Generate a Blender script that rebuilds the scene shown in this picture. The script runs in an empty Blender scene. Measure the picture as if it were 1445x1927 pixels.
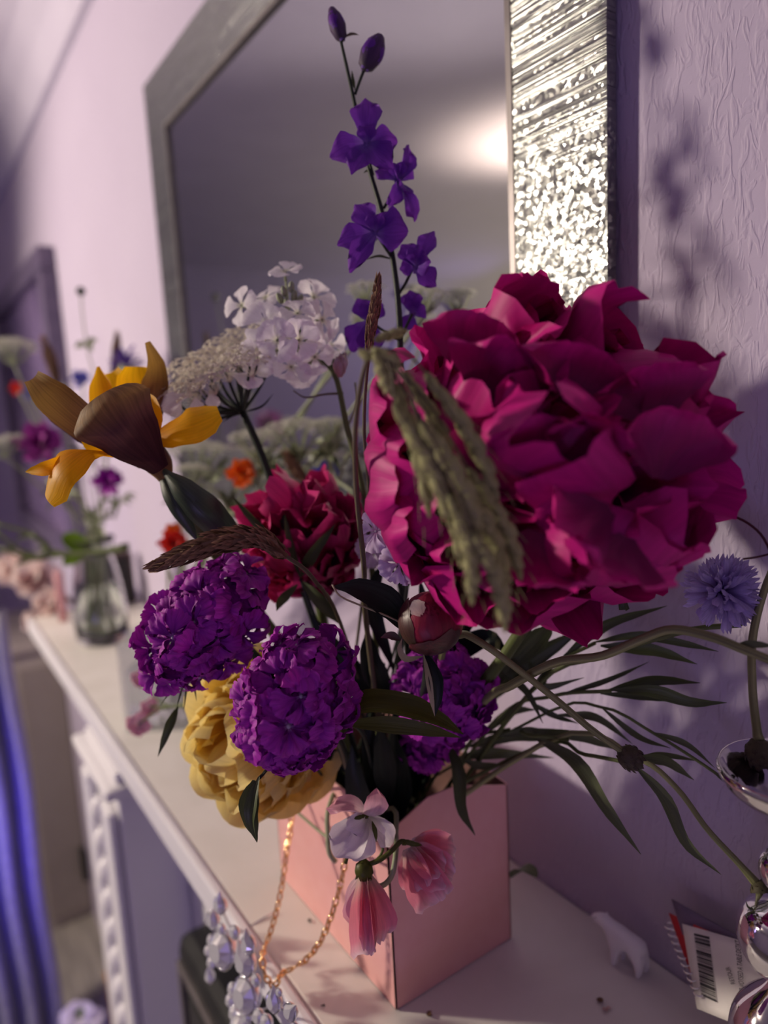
import bpy, bmesh, math, random
from mathutils import Vector, Matrix, noise
PI = math.pi
D = bpy.data
scn = bpy.context.scene
COL = scn.collection
V = Vector
rnd = random.Random(7)

# ------------------------------------------------------------------ camera, light, exposure
Z0 = 1.45                                       # eye height above the floor
RX = V((0.56261625, 0.82512028, -0.05137589))   # camera right, up, forward in the room
UX = V((-0.09679089, 0.12745992, 0.98710967))
FX = V((-0.82103257, 0.55039122, -0.15157515))
F = 1336.0
cam_data = D.cameras.new('camera')
cam = D.objects.new('camera', cam_data); COL.objects.link(cam)
cam.matrix_world = Matrix(((RX.x, UX.x, -FX.x, 0), (RX.y, UX.y, -FX.y, 0), (RX.z, UX.z, -FX.z, Z0), (0, 0, 0, 1)))
cam_data.sensor_fit = 'VERTICAL'; cam_data.sensor_height = 36; cam_data.sensor_width = 27
cam_data.lens = F * 36 / 1927
cam_data.clip_start = 0.01
cam_data.dof.use_dof = True; cam_data.dof.focus_distance = 0.285; cam_data.dof.aperture_fstop = 4.6
scn.camera = cam
vs = scn.view_settings
vs.view_transform = 'Standard'; vs.look = 'None'; vs.gamma = 1; vs.use_curve_mapping = False; vs.exposure = 0.0
world = D.worlds.new('world'); scn.world = world; world.use_nodes = True
world.node_tree.nodes['Background'].inputs[0].default_value = (0.2, 0.13, 0.4, 1)
world.node_tree.nodes['Background'].inputs[1].default_value = 0.1

def lamp(name, kind, loc, color, power, size=0.1, target=None):
    l = D.lights.new(name, kind); l.color = color; l.energy = power
    if kind == 'AREA': l.shape = 'DISK'; l.size = size
    else: l.shadow_soft_size = size
    o = D.objects.new(name, l); COL.objects.link(o); o.location = loc
    if target is not None:
        o.rotation_euler = (V(target) - V(loc)).to_track_quat('-Z', 'Y').to_euler()
    return o
# warm standard lamp of the room, beyond the left edge of the frame; violet light strip behind; blue strip low on the left
LP = (-1.45, -1.05, Z0 + 0.33)
wl = lamp('warm_lamp', 'SPOT', LP, (1.0, 0.86, 0.70), 104, 0.065, (-.62, .29, Z0 - .52))
wl.data.spot_size = math.radians(128); wl.data.spot_blend = .55
lamp('warm_lamp_glow', 'POINT', LP, (1.0, 0.84, 0.62), 5, 0.065)
wu = lamp('warm_uplight', 'SPOT', (LP[0], LP[1], LP[2] + .02), (1.0, 0.82, 0.52), 42, 0.03, (LP[0], LP[1] + .01, LP[2] + 1))
wu.data.spot_size = math.radians(110); wu.data.spot_blend = 1
lamp('violet_strip', 'AREA', (0.80, -0.70, Z0 + 0.62), (0.44, 0.33, 1.0), 0.95, 0.8, (-0.3, 0.2, Z0 - 0.1))
lamp('far_violet_fill', 'AREA', (-2.9, -2.3, Z0 + 0.2), (0.50, 0.36, 1.0), 2.4, 0.6, (-3.4, -1.2, Z0 + 0.1))  # added fill light, turns the room reflected in the mirror violet
lamp('low_violet_strip', 'AREA', (0.5, -0.9, Z0 - 0.75), (0.55, 0.42, 1.0), 2.2, 0.5, (-.67, .16, Z0 - .6))
lamp('blue_strip', 'AREA', (-1.34, -0.10, Z0 - 0.85), (0.10, 0.06, 1.0), 1.8, 0.15, (-1.55, 0.08, Z0 - 0.85))

# ------------------------------------------------------------------ helpers
def P(x, y, d):                                  # the point of the room seen at pixel (x, y), d metres ahead
    return V((0, 0, Z0)) + (FX + RX * ((x - 722.5) / F) - UX * ((y - 963.5) / F)) * d
def ray(x, y): return FX + RX * ((x - 722.5) / F) - UX * ((y - 963.5) / F)
def on_y(x, y, wy): r = ray(x, y); return V((0, 0, Z0)) + r * (wy / r.y)
def on_z(x, y, h): r = ray(x, y); return V((0, 0, Z0)) + r * ((h - Z0) / r.z)
def on_x(x, y, wx): r = ray(x, y); return V((0, 0, Z0)) + r * (wx / r.x)

ORG, LOC = {}, {}                                # root name -> world location; part name -> matrix within its root
def tag(o, label=None, cat=None, group=None, kind=None):
    if label: o['label'] = label
    if cat: o['category'] = cat
    if group: o['group'] = group
    if kind: o['kind'] = kind
    return o
def thing(name, loc, label, cat, group=None):
    o = D.objects.new(name, None); COL.objects.link(o); o.location = loc; o.empty_display_size = 0.01
    ORG[o.name] = V(loc)
    return tag(o, label, cat, group)
def root_of(o):
    while o.parent: o = o.parent
    return o
def mesh(name, verts, faces, mat, uvs=None, smooth=True):
    m = D.meshes.new(name); m.from_pydata([tuple(v) for v in verts], [], faces)
    if uvs:
        ul = m.uv_layers.new(name='UVMap')
        for lp in m.loops: ul.data[lp.index].uv = uvs[lp.vertex_index]
    if mat: m.materials.append(mat)
    if smooth: m.polygons.foreach_set('use_smooth', [True] * len(m.polygons))
    m.update()
    return m
def part(name, m, parent, mtx=None):
    """link mesh m under parent; mtx is a world matrix (default: mesh verts are world coordinates)"""
    o = D.objects.new(name, m); COL.objects.link(o)
    if parent is None:
        if mtx is not None: o.matrix_basis = mtx
        return o
    r = root_of(parent)
    local = Matrix.Translation(-ORG[r.name]) @ (mtx if mtx is not None else Matrix.Identity(4))
    o.parent = parent
    if parent is not r: o.matrix_parent_inverse = LOC[parent.name].inverted()
    o.matrix_basis = local
    LOC[o.name] = local
    return o
def solo(name, m, label, cat, base=None, group=None):
    """a thing that is one mesh given in world coordinates; its origin is moved to its base"""
    co = [v.co.copy() for v in m.vertices]
    if base is None:
        lo = min(c.z for c in co); base = V((sum(c.x for c in co) / len(co), sum(c.y for c in co) / len(co), lo))
    m.transform(Matrix.Translation(-V(base)))
    o = D.objects.new(name, m); COL.objects.link(o); o.location = base; ORG[o.name] = V(base)
    return tag(o, label, cat, group)
def merge(*ms):
    vs_, fs, uv = [], [], []
    for (v, f, u) in ms:
        n = len(vs_); vs_ += v; fs += [[i + n for i in q] for q in f]; uv += u if u else [(0.5, 0.5)] * len(v)
    return vs_, fs, uv
def interp(prof, t):
    for (a, x), (b, y) in zip(prof, prof[1:]):
        if t <= b:
            s = (t - a) / (b - a) if b > a else 0
            s = s * s * (3 - 2 * s) * 0.5 + s * 0.5
            return x + (y - x) * s
    return prof[-1][1]
OB = [(0, .14), (.22, .5), (.45, .82), (.7, 1), (.88, .97), (1, .80)]
FAN = [(0, .06), (.3, .22), (.6, .62), (.85, 1), (1, .92)]
LANCE = [(0, .15), (.2, .7), (.4, 1), (.7, .7), (.9, .25), (1, .03)]
STRAP = [(0, .5), (.3, 1), (.6, .95), (.85, .5), (1, .04)]
OVAL = [(0, .3), (.25, .85), (.5, 1), (.75, .85), (.92, .5), (1, .12)]
RAYP = [(0, .25), (.5, .5), (.8, .9), (.95, 1), (1, .7)]

def petal_geo(prof=OB, cup=.25, bend=-.1, curl=0., ruf=.05, rf=2.5, tooth=0, tk=5, notch=0, roundness=.2, twist=0, nu=8, nv=9, seed=0, crum=.03, pinch=0):
    """unit petal: base at the origin, tip at y = 1, width 1, inner face towards +z"""
    vs_, uv, fs = [], [], []
    ph = seed * 1.7
    for j in range(nv + 1):
        v = j / nv
        for i in range(nu + 1):
            u = 2 * i / nu - 1
            w = interp(prof, v)
            yl = v * (1 - roundness * abs(u) ** 2.6 * v * v - notch * max(0, 1 - abs(u) * 3) * v * v)
            if tooth: yl -= tooth * v ** 4 * (0.5 + 0.5 * math.cos(u * PI * tk + ph)) * (.6 + .4 * math.sin(u * 9 + ph))
            x = u * w * .5
            z = cup * u * u * w + bend * 4 * v * (1 - v) + curl * v ** 3
            z += ruf * v * v * math.sin(rf * PI * u + ph + 2.2 * v) * (.35 + .65 * abs(u))
            z += crum * v * noise.noise(V((u * 2.2 + seed * 3.1, v * 2.6, seed * 1.3))) * 1.6
            x += crum * .8 * v * noise.noise(V((u * 2 + 9, v * 3 + seed, 4)))
            if pinch: x *= 1 - pinch * v
            if twist:
                a = twist * v; x, z = x * math.cos(a) - z * math.sin(a), x * math.sin(a) + z * math.cos(a)
            vs_.append(V((x, yl, z))); uv.append((i / nu, v))
    n = nu + 1
    for j in range(nv):
        for i in range(nu):
            a = j * n + i; fs.append([a, a + 1, a + n + 1, a + n])
    return vs_, fs, uv
def petal_mesh(name, mat, **k):
    v, f, u = petal_geo(**k); return mesh(name, v, f, mat, u)
def frame(base, tip, nrm, width, zs=None):
    base = V(base); a = V(tip) - base; L = a.length; ay = a / L
    nz = V(nrm) - ay * V(nrm).dot(ay)
    if nz.length < 1e-6: nz = ay.orthogonal()
    nz.normalize(); sx = ay.cross(nz)
    zs = zs or L
    m = Matrix.Identity(4)
    for i in range(3):
        m[i][0] = sx[i] * width; m[i][1] = a[i]; m[i][2] = nz[i] * zs; m[i][3] = base[i]
    return m
def catmull(pts, n):
    pts = [V(p) for p in pts]
    if len(pts) == 2: pts = [pts[0], (pts[0] + pts[1]) / 2, pts[1]]
    q = [pts[0] * 2 - pts[1]] + pts + [pts[-1] * 2 - pts[-2]]
    out = []
    segs = len(pts) - 1
    for k in range(n + 1):
        t = k / n * segs; i = min(int(t), segs - 1); t -= i
        a, b, c, d = q[i:i + 4]
        out.append(.5 * ((2 * b) + (c - a) * t + (2 * a - 5 * b + 4 * c - d) * t * t + (3 * b - a - 3 * c + d) * t ** 3))
    return out
def tube_geo(pts, r, n=14, sides=7, cap=True, ridge=0):
    """r: number or list of radii spread along the path"""
    sp = catmull(pts, n); vs_, fs, uv = [], [], []
    rr = r if isinstance(r, (list, tuple)) else [r, r]
    prof = [(i / (len(rr) - 1), x) for i, x in enumerate(rr)]
    t0 = (sp[1] - sp[0]).normalized(); nn = t0.orthogonal().normalized()
    for k, p in enumerate(sp):
        t = (sp[min(k + 1, n)] - sp[max(k - 1, 0)]).normalized()
        nn = (nn - t * nn.dot(t)).normalized(); b = t.cross(nn)
        R = interp(prof, k / n)
        for s in range(sides):
            a = 2 * PI * s / sides
            q = R * (1 + (ridge if s % 2 else 0))
            vs_.append(p + nn * (q * math.cos(a)) + b * (q * math.sin(a))); uv.append((s / sides, k / n))
    for k in range(n):
        for s in range(sides):
            a = k * sides + s; b2 = k * sides + (s + 1) % sides
            fs.append([a, b2, b2 + sides, a + sides])
    if cap:
        fs.append(list(range(sides))[::-1]); fs.append([n * sides + s for s in range(sides)])
    return vs_, fs, uv
def tube(name, pts, r, mat, parent, **k):
    v, f, u = tube_geo(pts, r, **k); return part(name, mesh(name, v, f, mat, u), parent)
def ribbon_geo(pts, width, prof=LANCE, nrm=None, cup=0., fold=0., ruf=0, rf=2, twist=0, nu=4, n=14, seed=0):
    sp = catmull(pts, n); vs_, fs, uv = [], [], []
    nrm = V(nrm) if nrm is not None else -FX
    for k, p in enumerate(sp):
        v = k / n
        t = (sp[min(k + 1, n)] - sp[max(k - 1, 0)]).normalized()
        nn = (nrm - t * nrm.dot(t)).normalized()
        if twist:
            nn = Matrix.Rotation(twist * v, 3, t) @ nn
        s = t.cross(nn); w = width * interp(prof, v)
        for i in range(nu + 1):
            u = 2 * i / nu - 1
            z = cup * u * u * w + fold * abs(u) * w + ruf * w * math.sin(rf * PI * v * 2 + seed + (2 if u > 0 else 0)) * abs(u)
            vs_.append(p + s * (u * w * .5) + nn * z); uv.append((i / nu, v))
    m = nu + 1
    for k in range(n):
        for i in range(nu):
            a = k * m + i; fs.append([a, a + 1, a + m + 1, a + m])
    return vs_, fs, uv
def ribbon(name, pts, width, mat, parent, **k):
    v, f, u = ribbon_geo(pts, width, **k); return part(name, mesh(name, v, f, mat, u), parent)
def lathe_geo(prof, c, axis=(0, 0, 1), n=20):
    """prof: (radius, height) pairs along axis from c"""
    axis = V(axis).normalized(); e1 = axis.orthogonal().normalized(); e2 = axis.cross(e1); c = V(c)
    vs_, fs, uv = [], [], []
    for k, (r, h) in enumerate(prof):
        for s in range(n):
            a = 2 * PI * s / n
            vs_.append(c + axis * h + e1 * (r * math.cos(a)) + e2 * (r * math.sin(a))); uv.append((s / n, k / (len(prof) - 1)))
    for k in range(len(prof) - 1):
        for s in range(n):
            a = k * n + s; b = k * n + (s + 1) % n
            fs.append([a, b, b + n, a + n])
    fs.append(list(range(n))[::-1]); fs.append([(len(prof) - 1) * n + s for s in range(n)])
    return vs_, fs, uv
def lathe(name, prof, c, mat, parent, axis=(0, 0, 1), n=20):
    v, f, u = lathe_geo(prof, c, axis, n); return part(name, mesh(name, v, f, mat, u), parent)
def ball_prof(r, k=8, sq=1.0, pr=None):
    return [(max(1e-5, r * math.sin(PI * i / k)), -r * sq * math.cos(PI * i / k)) for i in range(k + 1)]
def box_mesh(name, lo, hi, mat, bevel=0.0, seg=2, mtx=None):
    bm = bmesh.new(); bmesh.ops.create_cube(bm, size=1)
    lo, hi = V(lo), V(hi)
    for v in bm.verts: v.co = V([lo[i] + (v.co[i] + .5) * (hi[i] - lo[i]) for i in range(3)])
    if bevel: bmesh.ops.bevel(bm, geom=list(bm.edges), offset=bevel, segments=seg, affect='EDGES', profile=.5)
    if mtx is not None: bm.transform(mtx)
    m = D.meshes.new(name); bm.to_mesh(m); bm.free()
    if mat: m.materials.append(mat)
    return m
def box(name, lo, hi, mat, parent, bevel=0.0, mtx=None): return part(name, box_mesh(name, lo, hi, mat, bevel, mtx=mtx), parent)
def structure(name, m, mtx=None):
    o = D.objects.new(name, m); COL.objects.link(o)
    if mtx is not None: o.matrix_basis = mtx
    o['kind'] = 'structure'; ORG[o.name] = V((0, 0, 0))
    return o
def poly(name, faces_pts, mat, parent, thick=0.0):
    vs_, fs = [], []
    for fp in faces_pts:
        n = len(vs_); vs_ += [V(p) for p in fp]; fs.append(list(range(n, n + len(fp))))
    m = mesh(name, vs_, fs, mat, smooth=False)
    return part(name, m, parent)

# ------------------------------------------------------------------ materials
def nt(name):
    m = D.materials.new(name); m.use_nodes = True
    n = m.node_tree.nodes; l = m.node_tree.links
    return m, n, l, n['Principled BSDF'], n['Material Output']
def ramp(n, stops):
    r = n.new('ShaderNodeValToRGB'); e = r.color_ramp.elements
    while len(e) < len(stops): e.new(0.5)
    for k, (p, c) in enumerate(stops): e[k].position = p; e[k].color = (*c, 1)
    return r
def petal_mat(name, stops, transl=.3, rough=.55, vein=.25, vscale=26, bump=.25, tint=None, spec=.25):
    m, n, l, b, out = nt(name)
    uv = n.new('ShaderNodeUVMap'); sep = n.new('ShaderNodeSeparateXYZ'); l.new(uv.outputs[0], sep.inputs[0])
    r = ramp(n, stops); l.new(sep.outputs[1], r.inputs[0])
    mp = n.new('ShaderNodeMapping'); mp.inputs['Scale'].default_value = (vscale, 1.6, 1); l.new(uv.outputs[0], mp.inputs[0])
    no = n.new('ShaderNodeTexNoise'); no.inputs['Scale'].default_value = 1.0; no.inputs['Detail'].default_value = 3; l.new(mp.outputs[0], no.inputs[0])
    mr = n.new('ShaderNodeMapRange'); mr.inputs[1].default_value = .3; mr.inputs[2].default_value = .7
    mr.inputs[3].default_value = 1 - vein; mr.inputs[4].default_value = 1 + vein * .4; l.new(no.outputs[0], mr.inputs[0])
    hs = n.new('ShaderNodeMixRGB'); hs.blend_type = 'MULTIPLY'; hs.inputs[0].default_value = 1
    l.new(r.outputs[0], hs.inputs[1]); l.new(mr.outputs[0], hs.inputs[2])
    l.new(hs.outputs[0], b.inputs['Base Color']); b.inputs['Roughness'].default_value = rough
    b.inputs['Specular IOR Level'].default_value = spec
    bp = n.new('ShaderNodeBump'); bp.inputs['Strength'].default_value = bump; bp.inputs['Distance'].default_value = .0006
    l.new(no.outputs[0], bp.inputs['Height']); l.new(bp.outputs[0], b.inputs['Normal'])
    if transl:
        t = n.new('ShaderNodeBsdfTranslucent'); l.new(hs.outputs[0], t.inputs[0])
        mx = n.new('ShaderNodeMixShader'); mx.inputs[0].default_value = transl
        l.new(b.outputs[0], mx.inputs[1]); l.new(t.outputs[0], mx.inputs[2]); l.new(mx.outputs[0], out.inputs[0])
    return m
def noise_mat(name, c1, c2, scale=40, rough=.6, bump=.2, dist=.001, metal=0, detail=4, spec=.4, stretch=(1, 1, 1), distortion=0):
    m, n, l, b, out = nt(name)
    tc = n.new('ShaderNodeTexCoord'); mp = n.new('ShaderNodeMapping'); mp.inputs['Scale'].default_value = stretch
    l.new(tc.outputs['Object'], mp.inputs[0])
    no = n.new('ShaderNodeTexNoise'); no.inputs['Scale'].default_value = scale; no.inputs['Detail'].default_value = detail
    no.inputs['Distortion'].default_value = distortion
    l.new(mp.outputs[0], no.inputs[0])
    r = ramp(n, [(.35, c1), (.65, c2)]); l.new(no.outputs[0], r.inputs[0]); l.new(r.outputs[0], b.inputs['Base Color'])
    b.inputs['Roughness'].default_value = rough; b.inputs['Metallic'].default_value = metal; b.inputs['Specular IOR Level'].default_value = spec
    if bump:
        bp = n.new('ShaderNodeBump'); bp.inputs['Strength'].default_value = bump; bp.inputs['Distance'].default_value = dist
        l.new(no.outputs[0], bp.inputs['Height']); l.new(bp.outputs[0], b.inputs['Normal'])
    return m

M = {}
M['peony'] = petal_mat('peony_petal', [(0, (.16, .002, .065)), (.6, (.33, .004, .13)), (1, (.66, .014, .26))], .16, .5, .18, 30)  # base and middle darkened too, painting the shade deep inside the bloom
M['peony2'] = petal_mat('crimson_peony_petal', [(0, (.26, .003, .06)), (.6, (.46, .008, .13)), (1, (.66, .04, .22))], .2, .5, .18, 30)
M['william'] = petal_mat('violet_pink_petal', [(0, (.45, .2, .5)), (.16, (.17, .006, .22)), (.5, (.32, .012, .37)), (1, (.46, .03, .46))], .16, .6, .3, 22)
M['rose'] = petal_mat('yellow_rose_petal', [(0, (.95, .50, .02)), (.45, (.95, .68, .11)), (1, (.95, .81, .36))], .45, .5, .1, 16, spec=.2)
M['iris_brown'] = petal_mat('bronze_iris_petal', [(0, (.10, .03, .03)), (.35, (.22, .10, .04)), (.7, (.42, .24, .05)), (1, (.46, .28, .07))], .3, .5, .35, 24)
M['iris_plum'] = petal_mat('plum_bronze_iris_petal', [(0, (.04, .010, .015)), (.45, (.12, .045, .04)), (.75, (.30, .17, .06)), (1, (.36, .22, .09))], .22, .55, .35, 24)
M['iris_yellow'] = petal_mat('golden_iris_petal', [(0, (.55, .20, .01)), (.3, (.95, .42, .005)), (1, (.98, .54, .01))], .55, .45, .15, 20)
M['larkspur'] = petal_mat('larkspur_petal', [(0, (.26, .14, .52)), (.35, (.15, .03, .38)), (1, (.22, .04, .44))], .35, .55, .25, 20)
M['larkspur_bud'] = petal_mat('larkspur_bud', [(0, (.06, .05, .06)), (.4, (.08, .035, .12)), (1, (.10, .05, .14))], .15, .6, .35, 14)
M['white_petal'] = petal_mat('pale_lilac_petal', [(0, (.72, .72, .52)), (.3, (.90, .85, .90)), (1, (.92, .86, .93))], .5, .55, .1, 14)
M['lilac_pink'] = petal_mat('lilac_pink_petal', [(0, (.50, .20, .45)), (.3, (.62, .46, .74)), (1, (.70, .56, .82))], .3, .6, .15, 14)
M['cornflower'] = petal_mat('lilac_cornflower_petal', [(0, (.16, .09, .30)), (.5, (.46, .36, .70)), (1, (.58, .48, .80))], .35, .6, .2, 12)
M['blue'] = petal_mat('blue_cornflower_petal', [(0, (.05, .04, .3)), (1, (.16, .16, .75))], .3, .6, .2, 12)
M['violet_bg'] = petal_mat('violet_flower_petal', [(0, (.06, .02, .2)), (1, (.22, .13, .50))], .3, .6, .2, 12)
M['orange'] = petal_mat('orange_marigold_petal', [(0, (.8, .45, .02)), (.35, (.85, .13, .01)), (1, (.9, .17, .02))], .35, .6, .2, 12)
M['red'] = petal_mat('red_flower_petal', [(0, (.5, .01, .01)), (1, (.85, .04, .025))], .35, .6, .2, 12)
M['magenta_bg'] = petal_mat('magenta_flower_petal', [(0, (.25, .01, .2)), (1, (.40, .06, .36))], .3, .6, .2, 12)
M['sweetpea_white'] = petal_mat('white_sweet_pea_petal', [(0, (.70, .70, .55)), (.4, (.84, .76, .80)), (1, (.86, .74, .80))], .4, .45, .12, 10)
M['sweetpea_pink'] = petal_mat('pink_sweet_pea_petal', [(0, (.78, .62, .55)), (.3, (.86, .27, .36)), (.75, (.86, .30, .42)), (1, (.92, .68, .76))], .5, .4, .2, 10)
M['sweetpea_blush'] = petal_mat('blush_sweet_pea_petal', [(0, (.82, .7, .72)), (.5, (.8, .45, .55)), (1, (.82, .38, .48))], .4, .45, .15, 10)
M['leaf'] = petal_mat('dark_leaf', [(0, (.065, .085, .030)), (1, (.075, .095, .034))], .12, .42, .3, 9, .5, spec=.4)
M['leaf_olive'] = petal_mat('olive_leaf', [(0, (.09, .10, .015)), (1, (.10, .105, .02))], .25, .45, .3, 9, .5)
M['leaf_grey'] = petal_mat('grey_green_leaf', [(0, (.115, .135, .065)), (1, (.125, .145, .07))], .15, .6, .25, 9, .4)
M['leaf_bright'] = petal_mat('bright_green_leaf', [(0, (.14, .26, .01)), (1, (.16, .30, .015))], .4, .5, .2, 9, .4)
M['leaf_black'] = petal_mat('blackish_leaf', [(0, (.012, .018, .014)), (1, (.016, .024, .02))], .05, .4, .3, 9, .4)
M['leaf_rim'] = petal_mat('pale_leaf_edge', [(0, (.40, .38, .20)), (1, (.45, .36, .25))], .1, .5, .2)
M['iris_sheath'] = petal_mat('iris_sheath', [(0, (.05, .075, .045)), (1, (.03, .045, .03))], .12, .35, .4, 14, .3, spec=.5)
M['stem'] = petal_mat('green_stem', [(0, (.10, .13, .04)), (1, (.13, .16, .05))], 0, .5, .3, 5)
M['stem_dark'] = petal_mat('dark_stem', [(0, (.022, .032, .022)), (1, (.03, .04, .03))], 0, .45, .3, 5)
M['stem_ribbed'] = petal_mat('ribbed_stem', [(0, (.30, .31, .13)), (1, (.26, .27, .12))], 0, .5, .55, 7)
M['stem_dry'] = petal_mat('dry_stem', [(0, (.12, .10, .06)), (1, (.14, .11, .07))], 0, .6, .3, 5)
M['stem_pale'] = petal_mat('pale_green_stem', [(0, (.30, .34, .20)), (1, (.34, .38, .24))], 0, .5, .2, 5)
M['tendril_red'] = petal_mat('red_tendril', [(0, (.06, .01, .02)), (1, (.07, .012, .02))], 0, .4, .2, 5)
M['grass'] = petal_mat('grass_husk', [(0, (.26, .26, .11)), (.5, (.44, .42, .19)), (1, (.58, .54, .29))], .3, .6, .35, 9, .5)
M['grass_brown'] = petal_mat('brown_grass_husk', [(0, (.18, .10, .06)), (1, (.34, .20, .12))], .15, .7, .4, 5, .5)
M['umbel'] = petal_mat('cream_umbel_floret', [(0, (.60, .57, .42)), (1, (.88, .82, .76))], .35, .7, .2, 5)
M['umbel_white'] = petal_mat('white_umbel_floret', [(0, (.6, .62, .42)), (1, (.84, .84, .76))], .3, .7, .2, 5)
M['bud_red'] = petal_mat('peony_bud_petal', [(0, (.16, .008, .025)), (.5, (.27, .012, .045)), (1, (.30, .02, .06))], .1, .42, .3, 10, .3, spec=.35)
M['sepal'] = petal_mat('peony_bud_sepal', [(0, (.040, .030, .016)), (.5, (.07, .022, .020)), (1, (.14, .02, .03))], .05, .4, .4, 10, .3, spec=.6)
M['bud_scale'] = petal_mat('knapweed_scale', [(0, (.10, .09, .05)), (.7, (.07, .05, .035)), (1, (.03, .02, .015))], 0, .6, .5, 6)
M['yellow_dot'] = petal_mat('anther', [(0, (.6, .5, .2)), (1, (.7, .62, .35))], 0, .6, .2)
M['pearl'] = petal_mat('pale_anther', [(0, (.5, .4, .55)), (1, (.6, .5, .62))], .1, .6, .2)

def wall_material(name, c1, c2, bump=.6):
    m, n, l, b, out = nt(name)
    tc = n.new('ShaderNodeTexCoord'); mp = n.new('ShaderNodeMapping'); mp.inputs['Scale'].default_value = (1.5, 1, .9)
    mp.inputs['Rotation'].default_value = (0, .55, 0); l.new(tc.outputs['Object'], mp.inputs[0])
    a = n.new('ShaderNodeTexNoise'); a.inputs['Scale'].default_value = 120; a.inputs['Detail'].default_value = 5; a.inputs['Distortion'].default_value = 1.8
    l.new(mp.outputs[0], a.inputs[0])
    mp2 = n.new('ShaderNodeMapping'); mp2.inputs['Scale'].default_value = (2.3, 1, .8); mp2.inputs['Rotation'].default_value = (0, -.5, 0); l.new(tc.outputs['Object'], mp2.inputs[0])
    v = n.new('ShaderNodeTexNoise'); v.inputs['Scale'].default_value = 100; v.inputs['Detail'].default_value = 2; v.inputs['Distortion'].default_value = 1.0
    l.new(mp2.outputs[0], v.inputs[0])
    rr = n.new('ShaderNodeMapRange'); rr.inputs[1].default_value = .48; rr.inputs[2].default_value = .62; l.new(v.outputs[0], rr.inputs[0])
    ad = n.new('ShaderNodeMath'); ad.operation = 'MULTIPLY_ADD'; ad.inputs[1].default_value = .55
    l.new(a.outputs[0], ad.inputs[0]); l.new(rr.outputs[0], ad.inputs[2])
    bp = n.new('ShaderNodeBump'); bp.inputs['Strength'].default_value = bump; bp.inputs['Distance'].default_value = .0005
    l.new(ad.outputs[0], bp.inputs['Height']); l.new(bp.outputs[0], b.inputs['Normal'])
    no = n.new('ShaderNodeTexNoise'); no.inputs['Scale'].default_value = 3; l.new(tc.outputs['Object'], no.inputs[0])
    r = ramp(n, [(.3, c1), (.7, c2)]); l.new(no.outputs[0], r.inputs[0]); l.new(r.outputs[0], b.inputs['Base Color'])
    b.inputs['Roughness'].default_value = .8; b.inputs['Specular IOR Level'].default_value = .2
    return m
M['wall'] = wall_material('embossed_lilac_wallpaper', (.46, .40, .53), (.51, .45, .58))
M['plain_wall'] = noise_mat('plain_lilac_paint', (.48, .42, .56), (.52, .46, .60), 6, .85, .05)
M['ceiling'] = noise_mat('white_ceiling_paint', (.48, .44, .56), (.52, .48, .60), 8, .9, .05)
M['shelf'] = noise_mat('white_marble_shelf', (.72, .69, .64), (.80, .77, .73), 14, .35, .03, detail=6, distortion=.6)
M['gloss_white'] = noise_mat('white_gloss_paint', (.74, .72, .76), (.78, .76, .80), 10, .3, .03)
M['plank'] = noise_mat('grey_wood_plank', (.22, .20, .19), (.34, .31, .28), 6, .6, .1, stretch=(1, 9, 1))
M['cabinet'] = noise_mat('taupe_cabinet', (.26, .22, .21), (.28, .24, .23), 12, .6, .03)
M['cabinet_light'] = noise_mat('pale_taupe_cabinet', (.38, .33, .32), (.42, .37, .36), 12, .6, .03)
M['black_metal'] = noise_mat('black_metal', (.012, .012, .013), (.02, .02, .02), 40, .45, .05)
M['grey_metal'] = noise_mat('grey_metal', (.16, .14, .14), (.20, .18, .18), 40, .4, .05, metal=.5)
M['pink_card'] = noise_mat('pink_card', (.78, .40, .38), (.80, .43, .41), 120, .55, .04)
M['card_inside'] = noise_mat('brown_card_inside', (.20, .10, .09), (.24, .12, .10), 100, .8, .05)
M['gold'] = noise_mat('gold', (.95, .62, .28), (1, .68, .34), 60, .16, 0, metal=1)
M['chrome'] = noise_mat('chrome', (.80, .79, .80), (.84, .83, .84), 30, .06, 0, metal=1)
M['silver'] = noise_mat('silver_setting', (.75, .75, .78), (.85, .85, .88), 60, .15, .1, metal=1)
M['bear'] = noise_mat('white_plastic', (.80, .77, .82), (.84, .81, .86), 60, .5, .15, dist=.0004)
M['paper'] = noise_mat('white_paper', (.78, .74, .72), (.82, .78, .76), 80, .7, .05)
M['ink'] = noise_mat('black_ink', (.03, .03, .035), (.05, .045, .05), 80, .7, 0)
M['red_cover'] = noise_mat('red_card', (.50, .02, .03), (.56, .03, .04), 60, .5, .05)
M['violet_cover'] = noise_mat('dull_violet_card', (.16, .12, .20), (.20, .15, .24), 60, .5, .05)
M['candle'] = noise_mat('pink_wax', (.62, .30, .32), (.66, .34, .36), 30, .5, .05)
M['dark_brown'] = noise_mat('dark_brown_box', (.06, .035, .035), (.09, .05, .05), 30, .6, .05)
M['wood'] = noise_mat('brown_wood', (.22, .09, .03), (.32, .14, .05), 12, .5, .1, stretch=(6, 6, .6))
M['curtain'] = noise_mat('pale_grey_cloth', (.22, .21, .26), (.28, .27, .32), 60, .9, .2)
M['picture'] = noise_mat('violet_picture', (.10, .07, .16), (.26, .19, .36), 3, .12, 0, spec=.6)
M['picture_frame'] = noise_mat('dark_picture_frame', (.10, .08, .14), (.14, .11, .18), 30, .3, .03)
M['soil'] = noise_mat('dark_flower_foam', (.02, .03, .015), (.04, .05, .025), 80, .9, .4)
M['fabric_rose'] = petal_mat('blush_fabric_petal', [(0, (.7, .45, .42)), (1, (.84, .74, .72))], .35, .8, .1, 8)

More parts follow.
